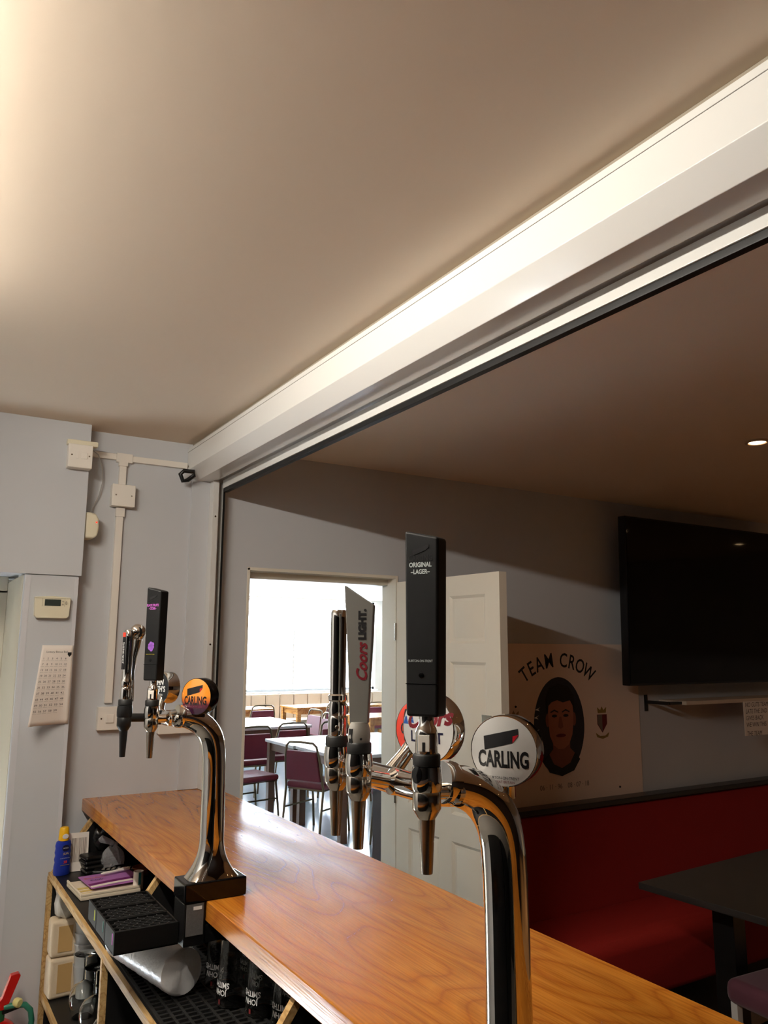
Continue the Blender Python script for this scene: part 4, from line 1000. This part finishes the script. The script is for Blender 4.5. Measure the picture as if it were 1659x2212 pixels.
CH = [((3.40, 6.78), -62, 'red chair facing the nearer pale table, its back to the doorway side'),
      ((2.98, 7.42), -80, 'red chair at the left of the doorway view with only its seat showing'),
      ((3.36, 8.42), 0, 'red chair seen from behind at the left, drawn up to the white table'),
      ((3.88, 8.62), 0, 'red chair with bronze hoop between the two pale tables'),
      ((4.38, 8.06), 180, 'red chair on the far side of the pale tables, facing the doorway'),
      ((4.62, 9.36), 95, 'red chair side-on at the right end of the white table, nearer one'),
      ((4.72, 9.98), 95, 'red chair side-on at the right end of the white table, farther one'),
      ((4.66, 11.35), 0, 'red chair at the far left table by the beige booth'),
      ((5.86, 11.3), 0, 'tall-backed red chair in front of the honey wood table'),
      ((6.52, 11.2), 0, 'red chair at the right part of the honey wood table'),
      ((3.80, 5.92), 0, 'red chair at the near end of the pale tables, closest to the doorway'),
      ((5.62, 9.15), 10, 'red chair before the small wooden table on the right'),
      ((4.95, 7.55), 90, 'red chair at the right end of the pale tables')]
c0 = chair()
for i, (q, a, lab) in enumerate(CH):
    o = c0 if i == 0 else copy_tree(c0); o.location = (q[0], q[1], 0); o.rotation_euler = (0, 0, R(a)); o['label'] = lab
def table(x0, x1, y0, y1, top, leg, lab, z=.72):
    t = thing('dining_table', ((x0+x1)/2, (y0+y1)/2, 0), lab, 'table', group='dining room tables')
    hx, hy = (x1-x0)/2, (y1-y0)/2
    MB().box(-hx, hx, -hy, hy, z-.03, z).build('table_top', top, t, bevel=.006)
    for s_ in (-1, 1):
        MB().box(-hx+.06, hx-.06, s_*(hy-.05)-.011, s_*(hy-.05)+.011, z-.11, z-.03).build('apron', leg, t)
        MB().box(s_*(hx-.05)-.011, s_*(hx-.05)+.011, -hy+.06, hy-.06, z-.11, z-.03).build('apron', leg, t)
        for s2 in (-1, 1):
            x, y = s_*(hx-.05), s2*(hy-.05)
            MB().box(x-.032, x+.032, y-.032, y+.032, 0, z-.03).build('leg', leg, t, bevel=.003)
    return t
DKLEG = mat('brown_table_leg', (96, 62, 40), .4)
table(3.34, 4.70, 7.19, 7.88, TABLEW, DKLEG, 'farther of the two pale tables pushed together in the dining room')
table(3.36, 4.70, 6.26, 7.185, TABLEW, DKLEG, 'nearer of the two pale tables pushed together in the dining room')
table(3.30, 4.42, 8.98, 10.25, TABLEW, DKLEG, 'white-topped table at the left of the dining room, glaring in the light')
table(3.95, 5.05, 11.62, 12.28, DINWOOD, DINWOOD, 'small far-left table in front of the beige booth')
table(5.45, 7.05, 11.62, 12.28, DINWOOD, DINWOOD, 'long honey wood table in front of the beige booth')
table(5.55, 6.7, 9.52, 10.2, DINWOOD, DINWOOD, 'wooden table at the right behind the silver-grey tap handle')
# booth seating along the far wall
bo = thing('booth_seating', (.2, 12.88, 0), 'beige channelled booth seating along the dining room window wall', 'booth')
MB().box(0, 10.4, -.55, -.0, 0, .40).build('base', mat('booth_base', (120, 104, 88), .6), bo)
MB().box(0, 10.4, -.57, -.12, .40, .47).build('seat', BOOTH, bo, bevel=.02, seg=3)
w = .26
for k in range(40):
    MB().box(k*w+.004, (k+1)*w-.004, -.13, -.01, .44, .87).build('back_channel', BOOTH, bo, bevel=.02, seg=2)
# dark sideboard by the doorway
sb = thing('sideboard', (2.66, 3.85, 0), 'dark brown sideboard with pale top just inside the dining room', 'sideboard')
DB = mat('dark_brown_veneer', (46, 30, 24), .65, noise=(12, .2, 3))
MB().box(-.28, .55, -.15, .2, .06, .92).build('carcass', DB, sb, bevel=.003)
MB().box(-.29, .56, -.16, .21, .92, .945).build('top', TABLEW, sb, bevel=.003)
MB().box(-.26, .53, -.13, .18, 0, .06).build('plinth', BLACK, sb)
for x in (-.27, .14): MB().box(x, x+.40, -.162, -.15, .09, .90).build('door', DB, sb, bevel=.003)
